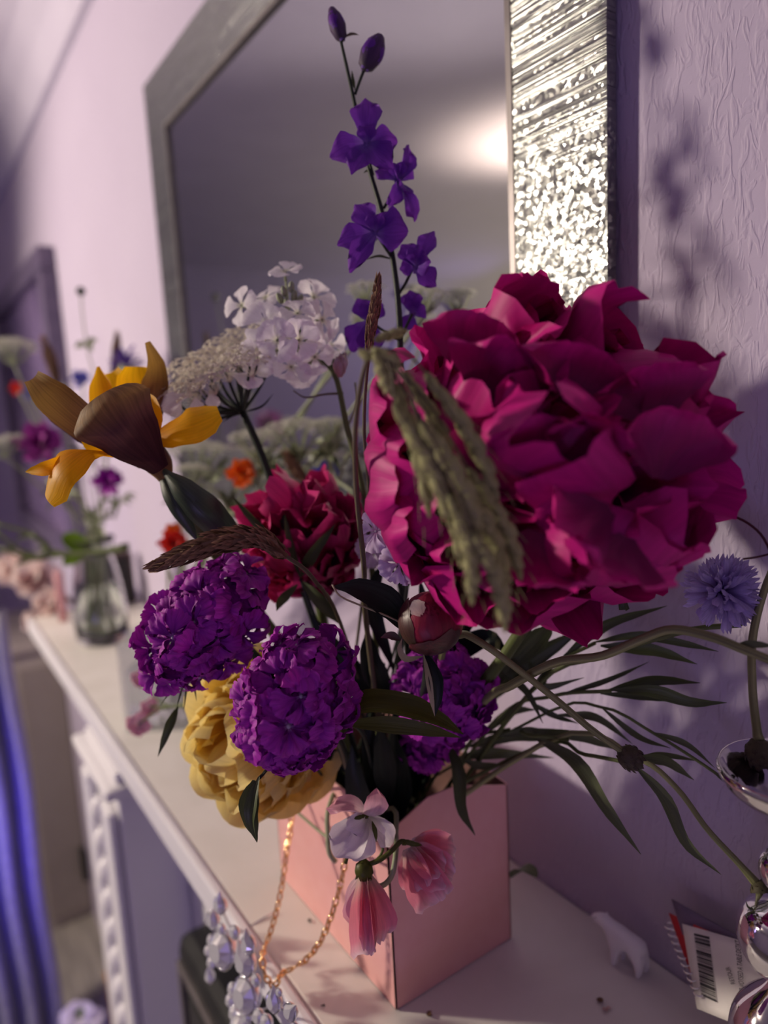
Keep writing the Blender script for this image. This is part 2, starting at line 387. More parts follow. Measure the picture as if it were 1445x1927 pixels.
def glass(name, col=(1, 1, 1), rough=0.02, ior=1.45):
    m, n, l, b, out = nt(name)
    b.inputs['Base Color'].default_value = (*col, 1); b.inputs['Roughness'].default_value = rough
    b.inputs['IOR'].default_value = ior; b.inputs['Transmission Weight'].default_value = 1
    return m
M['glass'] = glass('clear_glass', (.95, .98, .97))
M['frosted_glass'] = glass('milky_glass', (.86, .90, .88), .15, 1.12)
M['frosted_glass'].node_tree.nodes['Principled BSDF'].inputs['Alpha'].default_value = .3
M['frosted_glass'].node_tree.nodes['Principled BSDF'].inputs['Transmission Weight'].default_value = .3
M['water'] = glass('water', (.92, .96, .93), 0.0, 1.33)
M['crystal'] = glass('cut_crystal', (1, 1, 1), 0.03, 1.6)
M['crystal'].node_tree.nodes['Principled BSDF'].inputs['Metallic'].default_value = .35
M['crystal'].node_tree.nodes['Principled BSDF'].inputs['Transmission Weight'].default_value = .25
M['crystal'].node_tree.nodes['Principled BSDF'].inputs['Roughness'].default_value = .12
M['crystal'].node_tree.nodes['Principled BSDF'].inputs['Base Color'].default_value = (.92, .92, .95, 1)

def mirror_material():
    m, n, l, b, out = nt('dusty_mirror_glass')
    n.remove(b)
    g1 = n.new('ShaderNodeBsdfGlossy'); g1.inputs[0].default_value = (.56, .57, .62, 1); g1.inputs['Roughness'].default_value = .015
    g2 = n.new('ShaderNodeBsdfGlossy'); g2.inputs[0].default_value = (.75, .73, .68, 1); g2.inputs['Roughness'].default_value = .42
    mx = n.new('ShaderNodeMixShader'); mx.inputs[0].default_value = .03
    l.new(g1.outputs[0], mx.inputs[1]); l.new(g2.outputs[0], mx.inputs[2]); l.new(mx.outputs[0], out.inputs[0])
    return m
M['mirror'] = mirror_material()
def glitter_material():
    m, n, l, b, out = nt('silver_glitter_glass')
    tc = n.new('ShaderNodeTexCoord')
    vo = n.new('ShaderNodeTexVoronoi'); vo.inputs['Scale'].default_value = 520; l.new(tc.outputs['Object'], vo.inputs[0])
    # glitter flakes: one tilted normal to each cell
    sub = n.new('ShaderNodeVectorMath'); sub.operation = 'SUBTRACT'; sub.inputs[1].default_value = (.5, .5, .5); l.new(vo.outputs['Color'], sub.inputs[0])
    sc = n.new('ShaderNodeVectorMath'); sc.operation = 'SCALE'; sc.inputs['Scale'].default_value = .38; l.new(sub.outputs[0], sc.inputs[0])
    ge = n.new('ShaderNodeNewGeometry'); ad = n.new('ShaderNodeVectorMath'); ad.operation = 'ADD'
    l.new(ge.outputs['Normal'], ad.inputs[0]); l.new(sc.outputs[0], ad.inputs[1])
    no1 = n.new('ShaderNodeVectorMath'); no1.operation = 'NORMALIZE'; l.new(ad.outputs[0], no1.inputs[0])
    # reeded stripes running up to the right
    mp = n.new('ShaderNodeMapping'); mp.inputs['Rotation'].default_value = (0, math.radians(2), 0); mp.inputs['Scale'].default_value = (1.2, 1, 430)
    l.new(tc.outputs['Object'], mp.inputs[0])
    st = n.new('ShaderNodeTexNoise'); st.inputs['Scale'].default_value = 1; st.inputs['Detail'].default_value = 3; l.new(mp.outputs[0], st.inputs[0])
    bp = n.new('ShaderNodeBump'); bp.inputs['Strength'].default_value = 1; bp.inputs['Distance'].default_value = .004; l.new(st.outputs[0], bp.inputs['Height'])
    # the upper reach of the side board is reeded, the rest glitter with a few faint reeds
    sz = n.new('ShaderNodeSeparateXYZ'); l.new(tc.outputs['Object'], sz.inputs[0])
    bn = n.new('ShaderNodeTexNoise'); bn.inputs['Scale'].default_value = 30; l.new(tc.outputs['Object'], bn.inputs[0])
    wig = n.new('ShaderNodeMath'); wig.operation = 'MULTIPLY_ADD'; wig.inputs[1].default_value = .05; l.new(bn.outputs[0], wig.inputs[0]); l.new(sz.outputs[2], wig.inputs[2])
    cut = n.new('ShaderNodeMapRange'); cut.inputs[1].default_value = 1.585; cut.inputs[2].default_value = 1.61; cut.inputs[3].default_value = .12; l.new(wig.outputs[0], cut.inputs[0])
    pick = n.new('ShaderNodeMath'); pick.operation = 'MULTIPLY'; l.new(cut.outputs[0], pick.inputs[0])
    thr = n.new('ShaderNodeMapRange'); thr.inputs[1].default_value = .42; thr.inputs[2].default_value = .5; l.new(st.outputs[0], thr.inputs[0]); l.new(thr.outputs[0], pick.inputs[1])
    mixn = n.new('ShaderNodeMix'); mixn.data_type = 'VECTOR'; l.new(pick.outputs[0], mixn.inputs['Factor'])
    l.new(no1.outputs[0], mixn.inputs[4]); l.new(bp.outputs[0], mixn.inputs[5])
    l.new(mixn.outputs[1], b.inputs['Normal'])
    b.inputs['Base Color'].default_value = (.30, .31, .30, 1); b.inputs['Metallic'].default_value = .85; b.inputs['Roughness'].default_value = .24
    b.inputs['Coat Weight'].default_value = .0
    return m
M['glitter'] = glitter_material()

# ------------------------------------------------------------------ room shell
WY = 0.2973                                      # face of the chimney wall
SH = Z0 - 0.30                                   # top of the mantel shelf
SF = 0.1337                                      # its front edge
CZ = Z0 + 0.70
structure('wall_back', box_mesh('wall_back', (-3.6, WY, 0), (1.5, WY + .1, CZ), M['wall']))
structure('wall_left', box_mesh('wall_left', (-3.7, -2.6, 0), (-3.6, WY + .1, CZ), M['plain_wall']))
structure('wall_right', box_mesh('wall_right', (1.5, -2.6, 0), (1.6, WY + .1, CZ), M['plain_wall']))
structure('wall_front', box_mesh('wall_front', (-3.7, -2.7, 0), (1.6, -2.6, CZ), M['plain_wall']))
structure('ceiling', box_mesh('ceiling', (-3.7, -2.7, CZ), (1.6, WY + .1, CZ + .1), M['ceiling']))
fl = structure('floor', box_mesh('floor', (-3.7, -2.7, -.1), (1.6, WY + .1, -.006), M['grey_metal']))
pm_ = box_mesh('plank', (0, 0, 0), (.896, .146, .012), M['plank'], .0015, 1)
for i in range(6):
    for j in range(20):
        x0 = -3.6 + i * .9 + (.45 if j % 2 else 0) - .4
        if x0 + .9 > 1.5 or x0 < -3.6: continue
        part('plank', pm_, fl, Matrix.Translation((x0, -2.6 + j * .145, -.012)) @ Matrix.Rotation(0, 4, 'Z'))
def cornice(name, along, a0, a1, wy, sgn):
    prof = [(0, -.135), (.012, -.132), (.018, -.12), (.03, -.085), (.055, -.05), (.085, -.03), (.10, -.024), (.104, -.012), (.12, -.010), (.12, 0)]
    vs_, fs = [], []
    for t in (a0, a1):
        for (o_, z) in prof + [(0, 0)]:
            vs_.append(V((t, wy + sgn * o_, CZ + z)) if along == 'x' else V((wy + sgn * o_, t, CZ + z)))
    n = len(prof) + 1
    for i in range(n): fs.append([i, (i + 1) % n, n + (i + 1) % n, n + i])
    fs += [list(range(n)), list(range(n, 2 * n))]
    return structure(name, mesh(name, vs_, fs, M['ceiling'], smooth=False))
cornice('trim_1', 'x', -3.6, 1.5, WY, -1); cornice('trim_2', 'y', -2.6, WY, -3.6, 1)
cornice('trim_3', 'x', -3.6, 1.5, -2.6, 1); cornice('trim_4', 'y', -2.6, WY, 1.5, -1)

# ------------------------------------------------------------------ mantelpiece
mt = thing('mantelpiece', (-.5, .22, 0), 'white fireplace mantel with long shelf carrying the bouquets', 'mantelpiece')
sh = box('shelf', (-1.19, SF, SH - .018), (.6, WY - .0005, SH), M['shelf'], mt, .002)
box('shelf_edge', (-1.193, SF - .007, SH - .022), (.603, SF - .0002, SH + .0015), M['gloss_white'], mt, .002)
box('shelf_edge', (-1.186, SF - .001, SH - .034), (.596, SF + .022, SH - .0225), M['gloss_white'], mt, .003)
box('capital', (-.805, .128, SH - .046), (-.672, .187, SH - .0345), M['gloss_white'], mt, .002)
box('moulding', (-.822, .116, SH - .058), (-.664, .187, SH - .0465), M['gloss_white'], mt, .004)
box('pilaster', (-.810, .128, .0), (-.670, .187, SH - .0585), M['gloss_white'], mt, .003)
box('pilaster_rib', (-.712, .118, .05), (-.676, .1275, SH - .075), M['gloss_white'], mt, .004)
box('pilaster_rib', (-.802, .118, .05), (-.770, .1275, SH - .075), M['gloss_white'], mt, .004)
for i in range(15):
    lathe('bead', ball_prof(.011, 6, 1.35), (-.741, .124, SH - .10 - i * .035), M['gloss_white'], mt, n=10)
box('inner_panel', (-.8, .1875, 0), (-.605, WY - .001, SH - .035), M['gloss_white'], mt)
box('hearth_back', (-.6045, WY - .012, 0), (.6, WY - .001, SH - .035), M['gloss_white'], mt)
# electric stove in the opening
stv = thing('electric_stove', (-.44, .2, 0), 'black electric stove standing in the fireplace opening', 'stove')
sx, sy = -.605, .150
box('casing', (sx, sy, .0), (-.28, .28, Z0 - .468), M['black_metal'], stv, .012)
box('trim_strip', (sx + .012, sy - .004, .1), (sx + .020, sy + .0005, Z0 - .495), M['grey_metal'], stv, .001)
box('trim_strip', (sx + .012, sy - .004, Z0 - .495), (-.29, sy + .0005, Z0 - .487), M['grey_metal'], stv, .001)
box('front_panel', (sx + .03, sy - .002, .12), (-.3, sy + .0005, Z0 - .51), M['black_metal'], stv, .001)

# ------------------------------------------------------------------ mirror with glitter frame
mz0, mz1, mx0, mx1, fw_ = Z0 - .10, Z0 + .378, -.885, -.2275, .060
LEAN = Matrix.Translation((0, WY - .004, mz1)) @ Matrix.Rotation(0, 4, 'X') @ Matrix.Translation((0, -(WY - .004), -mz1))
mir = thing('wall_mirror', (-.53, WY - .012, mz0), 'large square mirror with wide silver glitter frame hung above the mantel', 'mirror')
yb, yf = WY - .001, WY - .0105
box('backing', (mx0 + .003, yb - .003, mz0 + .002), (mx1 - .003, yb, mz1 - .003), M['black_metal'], mir, mtx=LEAN)
def mitre(name, outer, inner):
    """one frame board: outer and inner edge end points (x, z)"""
    (a, b), (c, d) = outer, inner
    v = []
    for y in (yf, yb - .003):
        for (x, z) in (a, b, d, c): v.append(LEAN @ V((x, y, z)))
    # a thin bevel lip on the front
    f = [[0, 1, 2, 3], [7, 6, 5, 4], [0, 4, 5, 1], [1, 5, 6, 2], [2, 6, 7, 3], [3, 7, 4, 0]]
    return part(name, mesh(name, v, f, M['glitter'], smooth=False), mir)
O_ = [(mx0, mz0), (mx1, mz0), (mx1, mz1), (mx0, mz1)]
I_ = [(mx0 + fw_, mz0 + fw_), (mx1 - fw_, mz0 + fw_), (mx1 - fw_, mz1 - fw_), (mx0 + fw_, mz1 - fw_)]
for k in range(4):
    e = (k + 1) % 4
    mitre('frame_board', (O_[k], O_[e]), (I_[k], I_[e]))
bz = .004
for k in range(4):
    e = (k + 1) % 4
    a, b = I_[k], I_[e]
    J_ = [(mx0 + fw_ + bz, mz0 + fw_ + bz), (mx1 - fw_ - bz, mz0 + fw_ + bz), (mx1 - fw_ - bz, mz1 - fw_ - bz), (mx0 + fw_ + bz, mz1 - fw_ - bz)]
    v = [LEAN @ V((x, y, z)) for y in (yf - .0006, yf + .004) for (x, z) in (a, b, J_[e], J_[k])]
    part('inner_lip', mesh('inner_lip', v, [[0, 1, 2, 3], [7, 6, 5, 4], [0, 4, 5, 1], [1, 5, 6, 2], [2, 6, 7, 3], [3, 7, 4, 0]], M['grey_metal'], smooth=False), mir)
part('mirror_glass', mesh('mirror_glass', [LEAN @ V((x, y, z)) for y in (yf + .003, yb - .003) for (x, z) in I_],
     [[0, 1, 2, 3], [7, 6, 5, 4], [0, 4, 5, 1], [1, 5, 6, 2], [2, 6, 7, 3], [3, 7, 4, 0]], M['mirror'], smooth=False), mir)

# ------------------------------------------------------------------ picture, cabinet, curtain, far end
pf = thing('picture_frame', (-1.9, WY - .02, Z0 - .2), 'dark framed violet picture on the far wall, left of mirror', 'picture')
px0, px1, pz0, pz1 = -2.35, -1.545, Z0 - .30, Z0 + .335
for lo, hi in (((px0, pz1 - .045), (px1, pz1)), ((px0, pz0), (px1, pz0 + .045)), ((px0, pz0 + .0455), (px0 + .045, pz1 - .0455)), ((px1 - .045, pz0 + .0455), (px1, pz1 - .0455))):
    box('frame_bar', (lo[0], WY - .032, lo[1]), (hi[0], WY - .001, hi[1]), M['picture_frame'], pf, .004)
box('picture_panel', (px0 + .0455, WY - .014, pz0 + .0455), (px1 - .0455, WY - .002, pz1 - .0455), M['picture'], pf)
cb = thing('tall_cabinet', (-2.25, .22, 0), 'taupe cabinet with black handle standing beyond the mantel', 'cabinet')
box('body', (-2.5, .165, 0.0), (-2.10, WY - .002, Z0 - .62), M['cabinet_light'], cb, .003)
box('door', (-2.0995, .186, .03), (-2.088, WY - .003, Z0 - .665), M['cabinet'], cb, .002)
box('top_board', (-2.52, .155, Z0 - .6195), (-2.085, WY - .002, Z0 - .600), M['cabinet_light'], cb, .002)
box('handle', (-2.0875, .278, Z0 - 1.32), (-2.062, .290, Z0 - 1.22), M['black_metal'], cb, .003)
# cloth hanging at the left, lit by the blue strip
def curtain():
    vs_, fs = [], []
    ns, nz_ = 60, 24
    for j in range(nz_ + 1):
        z = .02 + (Z0 - .40) * j / nz_
        for i in range(ns + 1):
            t = i / ns
            y = .137 - .26 * t + .004 * math.sin(j * .5)
            x = -1.60 - .10 * t + .026 * math.sin(t * 34 + .3 * math.sin(j * .25)) - .03 * (1 - t) ** 8
            vs_.append(V((x, y, z)))
    for j in range(nz_):
        for i in range(ns):
            a = j * (ns + 1) + i; fs.append([a, a + 1, a + ns + 2, a + ns + 1])
    m = mesh('hanging_cloth', vs_, fs, M['curtain'])
    o = solo('curtain', m, 'pale grey cloth hanging in folds, lit blue, lower left', 'curtain')
    s = o.modifiers.new('thickness', 'SOLIDIFY'); s.thickness = .003
curtain()

# ------------------------------------------------------------------ gift box
gb = thing('gift_box', (-.327, .208, SH), 'open pink card box holding the large bouquet on the shelf', 'box')
bx0, bx1, by0, by1 = -.392, -.2635, .1685, .2475
zt = Z0 - .2065
TOPS = {'F': [(bx0, zt), (bx0 + .03, zt + .004), (-.345, zt + .006), (-.298, zt + .008), (bx1, zt + .002)],
        'R': [(by0, zt + .002), (.194, zt + .012), (.212, zt + .0115), (by1, zt - .001)]}
def panel(name, pts2, plane, k, th, mat_out, mat_in):
    """upright card panel; pts2: (along, z) along the top edge; plane 'y' or 'x' at k, th inwards"""
    pos = lambda a, z, q: V((a, q, z)) if plane == 'y' else V((q, a, z))
    n = len(pts2); v = []
    for q in (k, k + th):
        v += [pos(a, SH + .0005, q) for a, z in pts2] + [pos(a, z, q) for a, z in pts2]
    f = []; mi = []
    for i in range(n - 1):
        f.append([i, i + 1, n + i + 1, n + i]); mi.append(0)
        f.append([2 * n + i + 1, 2 * n + i, 3 * n + i, 3 * n + i + 1]); mi.append(1)
        f.append([n + i, n + i + 1, 3 * n + i + 1, 3 * n + i]); mi.append(0)
    f.append([0, n, 3 * n, 2 * n]); mi.append(0); f.append([n - 1, 2 * n - 1, 4 * n - 1, 3 * n - 1]); mi.append(0)
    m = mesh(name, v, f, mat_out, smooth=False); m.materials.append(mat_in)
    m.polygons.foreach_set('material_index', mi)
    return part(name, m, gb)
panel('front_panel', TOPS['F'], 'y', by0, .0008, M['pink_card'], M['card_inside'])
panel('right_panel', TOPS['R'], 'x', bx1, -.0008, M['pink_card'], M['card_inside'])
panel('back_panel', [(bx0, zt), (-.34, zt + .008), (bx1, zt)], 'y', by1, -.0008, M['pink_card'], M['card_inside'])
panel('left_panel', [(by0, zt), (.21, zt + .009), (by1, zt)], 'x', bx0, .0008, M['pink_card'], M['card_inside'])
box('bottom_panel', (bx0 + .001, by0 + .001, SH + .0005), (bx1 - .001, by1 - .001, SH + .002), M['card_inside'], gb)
box('flower_foam', (bx0 + .002, by0 + .002, SH + .0022), (bx1 - .002, by1 - .002, SH + .055), M['soil'], gb, .003)
def boxpt(z=.05):
    return V((rnd.uniform(-.365, -.29), rnd.uniform(.182, .235), SH + z))

# ------------------------------------------------------------------ flower builders
def lib(prefix, mat, count, **k):
    out = []
    for s in range(count):
        kk = dict(k); kk['seed'] = s + kk.get('seed', 0)
        r = random.Random(s * 13 + 5)
        for q in ('cup', 'bend', 'curl', 'ruf', 'crum'):
            if q in kk: kk[q] *= r.uniform(.6, 1.4)
        out.append(petal_mesh(prefix, mat, **kk))
    return out
def basis(A):
    A = V(A).normalized(); e1 = UX - A * UX.dot(A)
    if e1.length < .2: e1 = RX - A * RX.dot(A)
    e1.normalize(); return A, e1, A.cross(e1)
def double_flower(root, C, A, R, N, lb, th0, th1, wr=(.6, 1.0), pw=.62, roll=.5, back=.35, inb=.12, name='petal', seed=1, lj=(.86, 1.06)):
    rr = random.Random(seed); A, e1, e2 = basis(A); C = V(C); C0 = C - A * (R * back)
    for i in range(N):
        f = (i + .5) / N
        th = th0 + (th1 - th0) * f ** pw + rr.uniform(-.06, .06); ph = i * 2.39996 + rr.uniform(-.25, .25)
        d = A * math.cos(th) + (e1 * math.cos(ph) + e2 * math.sin(ph)) * math.sin(th)
        w = C0 - C; wd = w.dot(d)
        L = (-wd + math.sqrt(max(1e-9, wd * wd - (w.length_squared - R * R)))) * rr.uniform(*lj)
        n = A - d * A.dot(d)
        if n.length < .25: n = e1 * math.cos(ph) + e2 * math.sin(ph)
        n = Matrix.Rotation(rr.uniform(-roll, roll) * (1.6 - f), 3, d) @ n.normalized()
        part(name, rr.choice(lb), root, frame(C0 + d * (L * inb), C0 + d * L, n, R * rr.uniform(*wr)))
def hand_petal(root, lb, base, tip, nrm, width, k=0, name='petal', zs=None):
    return part(name, lb[k % len(lb)], root, frame(base, tip, nrm, width, zs))
TOWARD = -FX
def leaf(parent, pts, width, mat='leaf', name='leaf', nrm=None, cup=0., fold=.25, prof=LANCE, **k):
    return ribbon(name, [P(*p) for p in pts], width, M[mat], parent, nrm=nrm, cup=cup, fold=fold, prof=prof, **k)
def pstem(parent, pts, r, mat='stem', name='stem', **k):
    return tube(name, [P(*p) if isinstance(p, tuple) else p for p in pts], r, M[mat], parent, **k)

# ---- peonies
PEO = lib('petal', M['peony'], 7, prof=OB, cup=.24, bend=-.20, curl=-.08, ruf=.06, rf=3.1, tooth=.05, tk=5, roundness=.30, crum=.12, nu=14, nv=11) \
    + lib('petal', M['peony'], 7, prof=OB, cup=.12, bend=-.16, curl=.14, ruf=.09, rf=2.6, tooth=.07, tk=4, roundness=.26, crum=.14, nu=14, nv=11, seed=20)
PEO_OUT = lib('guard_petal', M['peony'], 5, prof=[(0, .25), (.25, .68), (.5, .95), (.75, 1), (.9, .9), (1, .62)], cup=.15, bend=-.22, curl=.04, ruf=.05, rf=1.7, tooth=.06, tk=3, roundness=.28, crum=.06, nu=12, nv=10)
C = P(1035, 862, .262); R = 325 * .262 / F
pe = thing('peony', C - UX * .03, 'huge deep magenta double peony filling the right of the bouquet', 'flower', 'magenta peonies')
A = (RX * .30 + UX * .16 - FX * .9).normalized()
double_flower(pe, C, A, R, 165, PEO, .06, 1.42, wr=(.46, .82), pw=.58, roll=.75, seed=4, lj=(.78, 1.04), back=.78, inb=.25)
cb_ = C - A * (R * .45)
for k, (tx, ty, td, w, nn) in enumerate([
        (940, 1205, .245, 1.0, -FX + UX * .6), (1112, 1218, .262, .62, -FX + UX * .7), (1010, 1160, .236, .85, -FX + UX * .5),
        (706, 900, .250, .8, -RX * .5 - FX * .9), (748, 1020, .256, .75, -RX * .5 - UX * .3 - FX * .8), (688, 800, .262, .75, -RX * .6 - FX),
        (1010, 505, .266, .62, -FX - UX * .2), (925, 560, .272, .6, -FX), (1245, 1130, .262, .7, -FX + UX * .4), (1180, 600, .270, .8, -FX)]):
    hand_petal(pe, PEO_OUT, cb_ + (P(tx, ty, td) - cb_) * .15, P(tx, ty, td), nn, R * w, k, 'guard_petal')
for k, (bx, by, tx, ty, w) in enumerate([(785, 900, 722, 910, .70), (800, 970, 765, 975, .55), (770, 820, 705, 805, .62), (795, 765, 735, 730, .55), (820, 870, 765, 860, .58), (835, 950, 800, 935, .5), (840, 780, 800, 760, .5)]):
    hand_petal(pe, PEO_OUT, P(bx, by, .285), P(tx, ty, .232 - .006 * (k > 3)), RX + UX * ((900 - by) / 500) - FX * .2, R * w, k, 'guard_petal')
# inner broad petals that face the viewer
for k, (bx, by, bd, tx, ty, td, w) in enumerate([(905, 760, .232, 975, 650, .214, .6), (870, 700, .235, 905, 590, .225, .55), (1010, 900, .212, 990, 790, .200, .5),
        (1085, 890, .212, 1125, 785, .198, .42), (1150, 960, .21, 1060, 985, .200, .45), (1240, 900, .225, 1290, 770, .213, .6), (1060, 760, .225, 1110, 650, .217, .65),
        (1180, 1010, .215, 1150, 1100, .204, .55), (1010, 1000, .22, 985, 1110, .208, .6), (930, 880, .225, 850, 800, .218, .5), (1230, 800, .226, 1220, 680, .220, .6)]):
    hand_petal(pe, PEO, P(bx, by, bd), P(tx, ty, td), -FX + (UX * .4 if ty > by else -UX * .3), R * w, k, 'petal')
pstem(pe, [C - A * (R * .4), P(985, 1180, .315), boxpt()], [.0035, .003, .003], 'stem', n=16)
for k, (tx, ty, w) in enumerate([(930, 1140, .025), (1180, 1150, .02), (1120, 1090, .024)]):
    hand_petal(pe, lib('sepal', M['leaf'], 1, prof=OVAL, cup=.2, bend=.1), C - A * (R * .40), P(tx, ty, .295), UX, w, 0, 'sepal')

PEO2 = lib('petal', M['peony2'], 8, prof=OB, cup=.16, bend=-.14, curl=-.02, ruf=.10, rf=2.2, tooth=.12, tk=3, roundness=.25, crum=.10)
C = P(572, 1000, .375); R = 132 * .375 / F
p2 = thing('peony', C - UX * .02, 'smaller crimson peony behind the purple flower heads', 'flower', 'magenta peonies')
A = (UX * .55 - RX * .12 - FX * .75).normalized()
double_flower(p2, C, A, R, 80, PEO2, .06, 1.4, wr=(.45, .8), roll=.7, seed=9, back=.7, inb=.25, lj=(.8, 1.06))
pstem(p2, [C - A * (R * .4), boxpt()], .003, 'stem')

# ---- sweet williams: domes of five-petalled florets
FLO = lib('floret_petal', M['william'], 6, prof=FAN, cup=.12, bend=.10, curl=-.16, ruf=.09, rf=2.4, tooth=.13, tk=7, roundness=.24, crum=.12, nu=18, nv=8)
TUB = mesh('floret_center', *lathe_geo([(.0, -.02), (.05, -.02), (.075, .02), (.06, .06), (.0, .07)], (0, 0, 0), n=8)[:2], M['pearl'])
def floret(root, c, n, r, rr, lb=FLO, k=5, name='floret', pname='floret_petal', lift=.10, wid=1.1, centre=TUB):
    n, e1, e2 = basis(n)
    ph = rr.uniform(0, 6.3)
    m = Matrix((( *(e1 * r), 0), (*(e2 * r), 0), (*(n * r), 0), (0, 0, 0, 1))).transposed(); m.translation = c
    f = part(name, centre, root, m)
    for q in range(k):
        a = ph + q * 2 * PI / k + rr.uniform(-.12, .12)
        d = (e1 * math.cos(a) + e2 * math.sin(a) + n * (lift + rr.uniform(-.2, .38))).normalized()
        part(pname, rr.choice(lb), f, frame(c + d * (r * .04), c + d * (r * rr.uniform(.9, 1.08)), n, r * wid * rr.uniform(.9, 1.1)))
    return f
def william(label, cx, cy, d, rx, ry, ang, N, fr, seed, A=None, ztop=1.0, depth=None):
    c = P(cx, cy, d); s = d / F; rr = random.Random(seed)
    ca, sa = math.cos(ang), math.sin(ang)
    ex = RX * ca + UX * sa; ey = UX * ca - RX * sa; ez = -FX
    Rx, Ry, Rz = rx * s, ry * s, (depth or min(rx, ry)) * s
    rt = thing('sweet_william', c - UX * Ry, label, 'flower', 'purple sweet william heads')
    ga = PI * (3 - math.sqrt(5))
    for i in range(N):
        z = 1 - (i + .5) / N * 1.18
        q = math.sqrt(max(0, 1 - z * z)); a = i * ga + seed
        n = V((q * math.cos(a), q * math.sin(a), z))
        pos = c + ex * (n.x * Rx * .80) + ey * (n.y * Ry * .80) + ez * (n.z * Rz * .8)
        nn = ex * (n.x / Rx) + ey * (n.y / Ry) + ez * (n.z / Rz)
        nn = nn.normalized() + V((rr.uniform(-.6, .6), rr.uniform(-.6, .6), rr.uniform(-.6, .6)))
        pos = pos + (pos - c) * rr.uniform(-.12, .10)
        floret(rt, pos, nn, fr * s * rr.uniform(.8, 1.12), rr)
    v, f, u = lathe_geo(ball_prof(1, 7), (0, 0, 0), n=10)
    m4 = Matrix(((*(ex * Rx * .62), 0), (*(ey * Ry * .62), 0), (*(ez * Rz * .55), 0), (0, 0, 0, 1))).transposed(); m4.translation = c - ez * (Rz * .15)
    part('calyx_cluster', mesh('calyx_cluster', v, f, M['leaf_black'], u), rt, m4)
    return rt, c
w1, c1 = william('purple sweet william head at left under the brown grass', 392, 1172, .315, 88, 150, -.70, 32, 52, 3)
pstem(w1, [c1 + FX * .02, P(560, 1330, .37), boxpt()], .0022, 'stem_dark')
for (tx, ty) in [(300, 1330), (330, 1340), (345, 1345), (370, 1320)]:
    leaf(w1, [(360, 1270, .325), ((360 + tx) // 2, 1290, .325), (tx, ty, .33)], .0012, 'leaf', 'bract', fold=0)
w2, c2 = william('large purple sweet william head in front of the yellow rose', 556, 1316, .285, 112, 146, -.25, 38, 56, 5)
pstem(w2, [c2 + FX * .02, P(640, 1400, .33), boxpt()], .0022, 'stem_dark')
w3, c3 = william('shaded dark purple sweet william head below the peony bud', 838, 1306, .343, 84, 84, 0, 26, 50, 8)
pstem(w3, [c3 + FX * .02, P(800, 1440, .37), boxpt()], .0022, 'stem_dark')
w4, c4 = william('small dark purple sweet william cluster above the box opening', 800, 1396, .360, 48, 34, 0, 10, 44, 11)
pstem(w4, [c4 + FX * .015, P(790, 1480, .38), boxpt()], .002, 'stem_dark')

# ---- yellow rose
ROS = lib('petal', M['rose'], 8, prof=[(0, .3), (.3, .75), (.6, 1), (.85, 1), (1, .72)], cup=.2, bend=-.2, curl=-.05, ruf=.04, rf=1.4, roundness=.22, crum=.035)
C = P(470, 1392, .352); R = 140 * .352 / F
ro = thing('rose', C - UX * .03, 'pale yellow garden rose half hidden by purple sweet william', 'flower')
A = (-RX * .55 - UX * .12 - FX * .8).normalized()
double_flower(ro, C, A, R, 72, ROS, .05, 1.5, wr=(.5, .95), pw=.62, roll=.4, seed=21, back=.5, lj=(.78, .98))
cbr = C - A * (R * .5)
for k, (tx, ty, td, w, nn) in enumerate([(440, 1555, 0.341, 1.1, -FX + UX * .7), (535, 1540, 0.346, 1.2, -FX + UX * .7), (345, 1400, 0.346, 1.2, -FX + RX * .5), (352, 1300, 0.354, 1.15, -FX + RX * .4),
        (385, 1490, 0.341, 1.1, -FX + UX * .5 + RX * .3), (640, 1440, 0.351, 1.2, -FX - RX * .5), (610, 1500, 0.358, 1.1, -FX + UX * .4), (420, 1215, 0.361, 1.25, -FX - UX * .4), (500, 1225, 0.361, 1.2, -FX - UX * .4)]):
    hand_petal(ro, ROS, cbr, P(tx, ty, td), nn, R * w, k, 'outer_petal')
pstem(ro, [cbr, P(620, 1450, .39), boxpt()], .0028, 'stem')
for pts, w in [(([(478, 1468, .293), (470, 1520, .29), (484, 1584, .295)]), .0085), (([(335, 1330, .34), (318, 1370, .336), (297, 1424, .338)]), .0045)]:
    leaf(ro, pts, w, 'leaf', 'sepal', fold=.3)

# ---- bronze and gold iris
ir = thing('iris_flower', P(300, 900, .33), 'bronze and golden yellow iris bloom reaching out at left', 'flower')
def ipet(name, pts, w, mat, nrm=None, prof=OVAL, cup=.18, fold=0, ruf=.03, **k):
    return leaf(ir, pts, w, mat, name, nrm=nrm, cup=cup, fold=fold, prof=prof, ruf=ruf, nu=8, n=14, **k)
sc_ = .33 / F
BROAD = [(0, .25), (.3, .65), (.6, 1), (.85, .95), (1, .55)]
ipet('golden_fall', [(240, 850, .335), (200, 770, .345), (185, 690, .35)], 60 * sc_, 'iris_yellow', prof=[(0, .5), (.4, 1), (.75, .75), (1, .1)])
ipet('golden_fall', [(275, 850, .345), (262, 760, .355), (258, 690, .352)], 80 * sc_, 'iris_yellow', prof=BROAD)
ipet('golden_fall', [(265, 850, .35), (238, 770, .36), (210, 700, .365)], 66 * sc_, 'iris_yellow', prof=BROAD)
ipet('standard', [(285, 850, .34), (290, 740, .345), (292, 690, .34), (276, 644, .335)], 52 * sc_, 'iris_brown', prof=[(0, .5), (.4, 1), (.7, .7), (.85, .45), (1, .25)], twist=.9)
ipet('golden_fall', [(285, 825, .325), (345, 800, .318), (412, 775, .32)], 80 * sc_, 'iris_yellow', nrm=-FX + UX * .5, prof=[(0, .35), (.3, .8), (.6, 1), (.85, .85), (1, .45)], cup=-.15)
ipet('golden_fall', [(290, 830, .322), (285, 775, .318), (275, 735, .322)], 44 * sc_, 'iris_yellow', prof=LANCE)
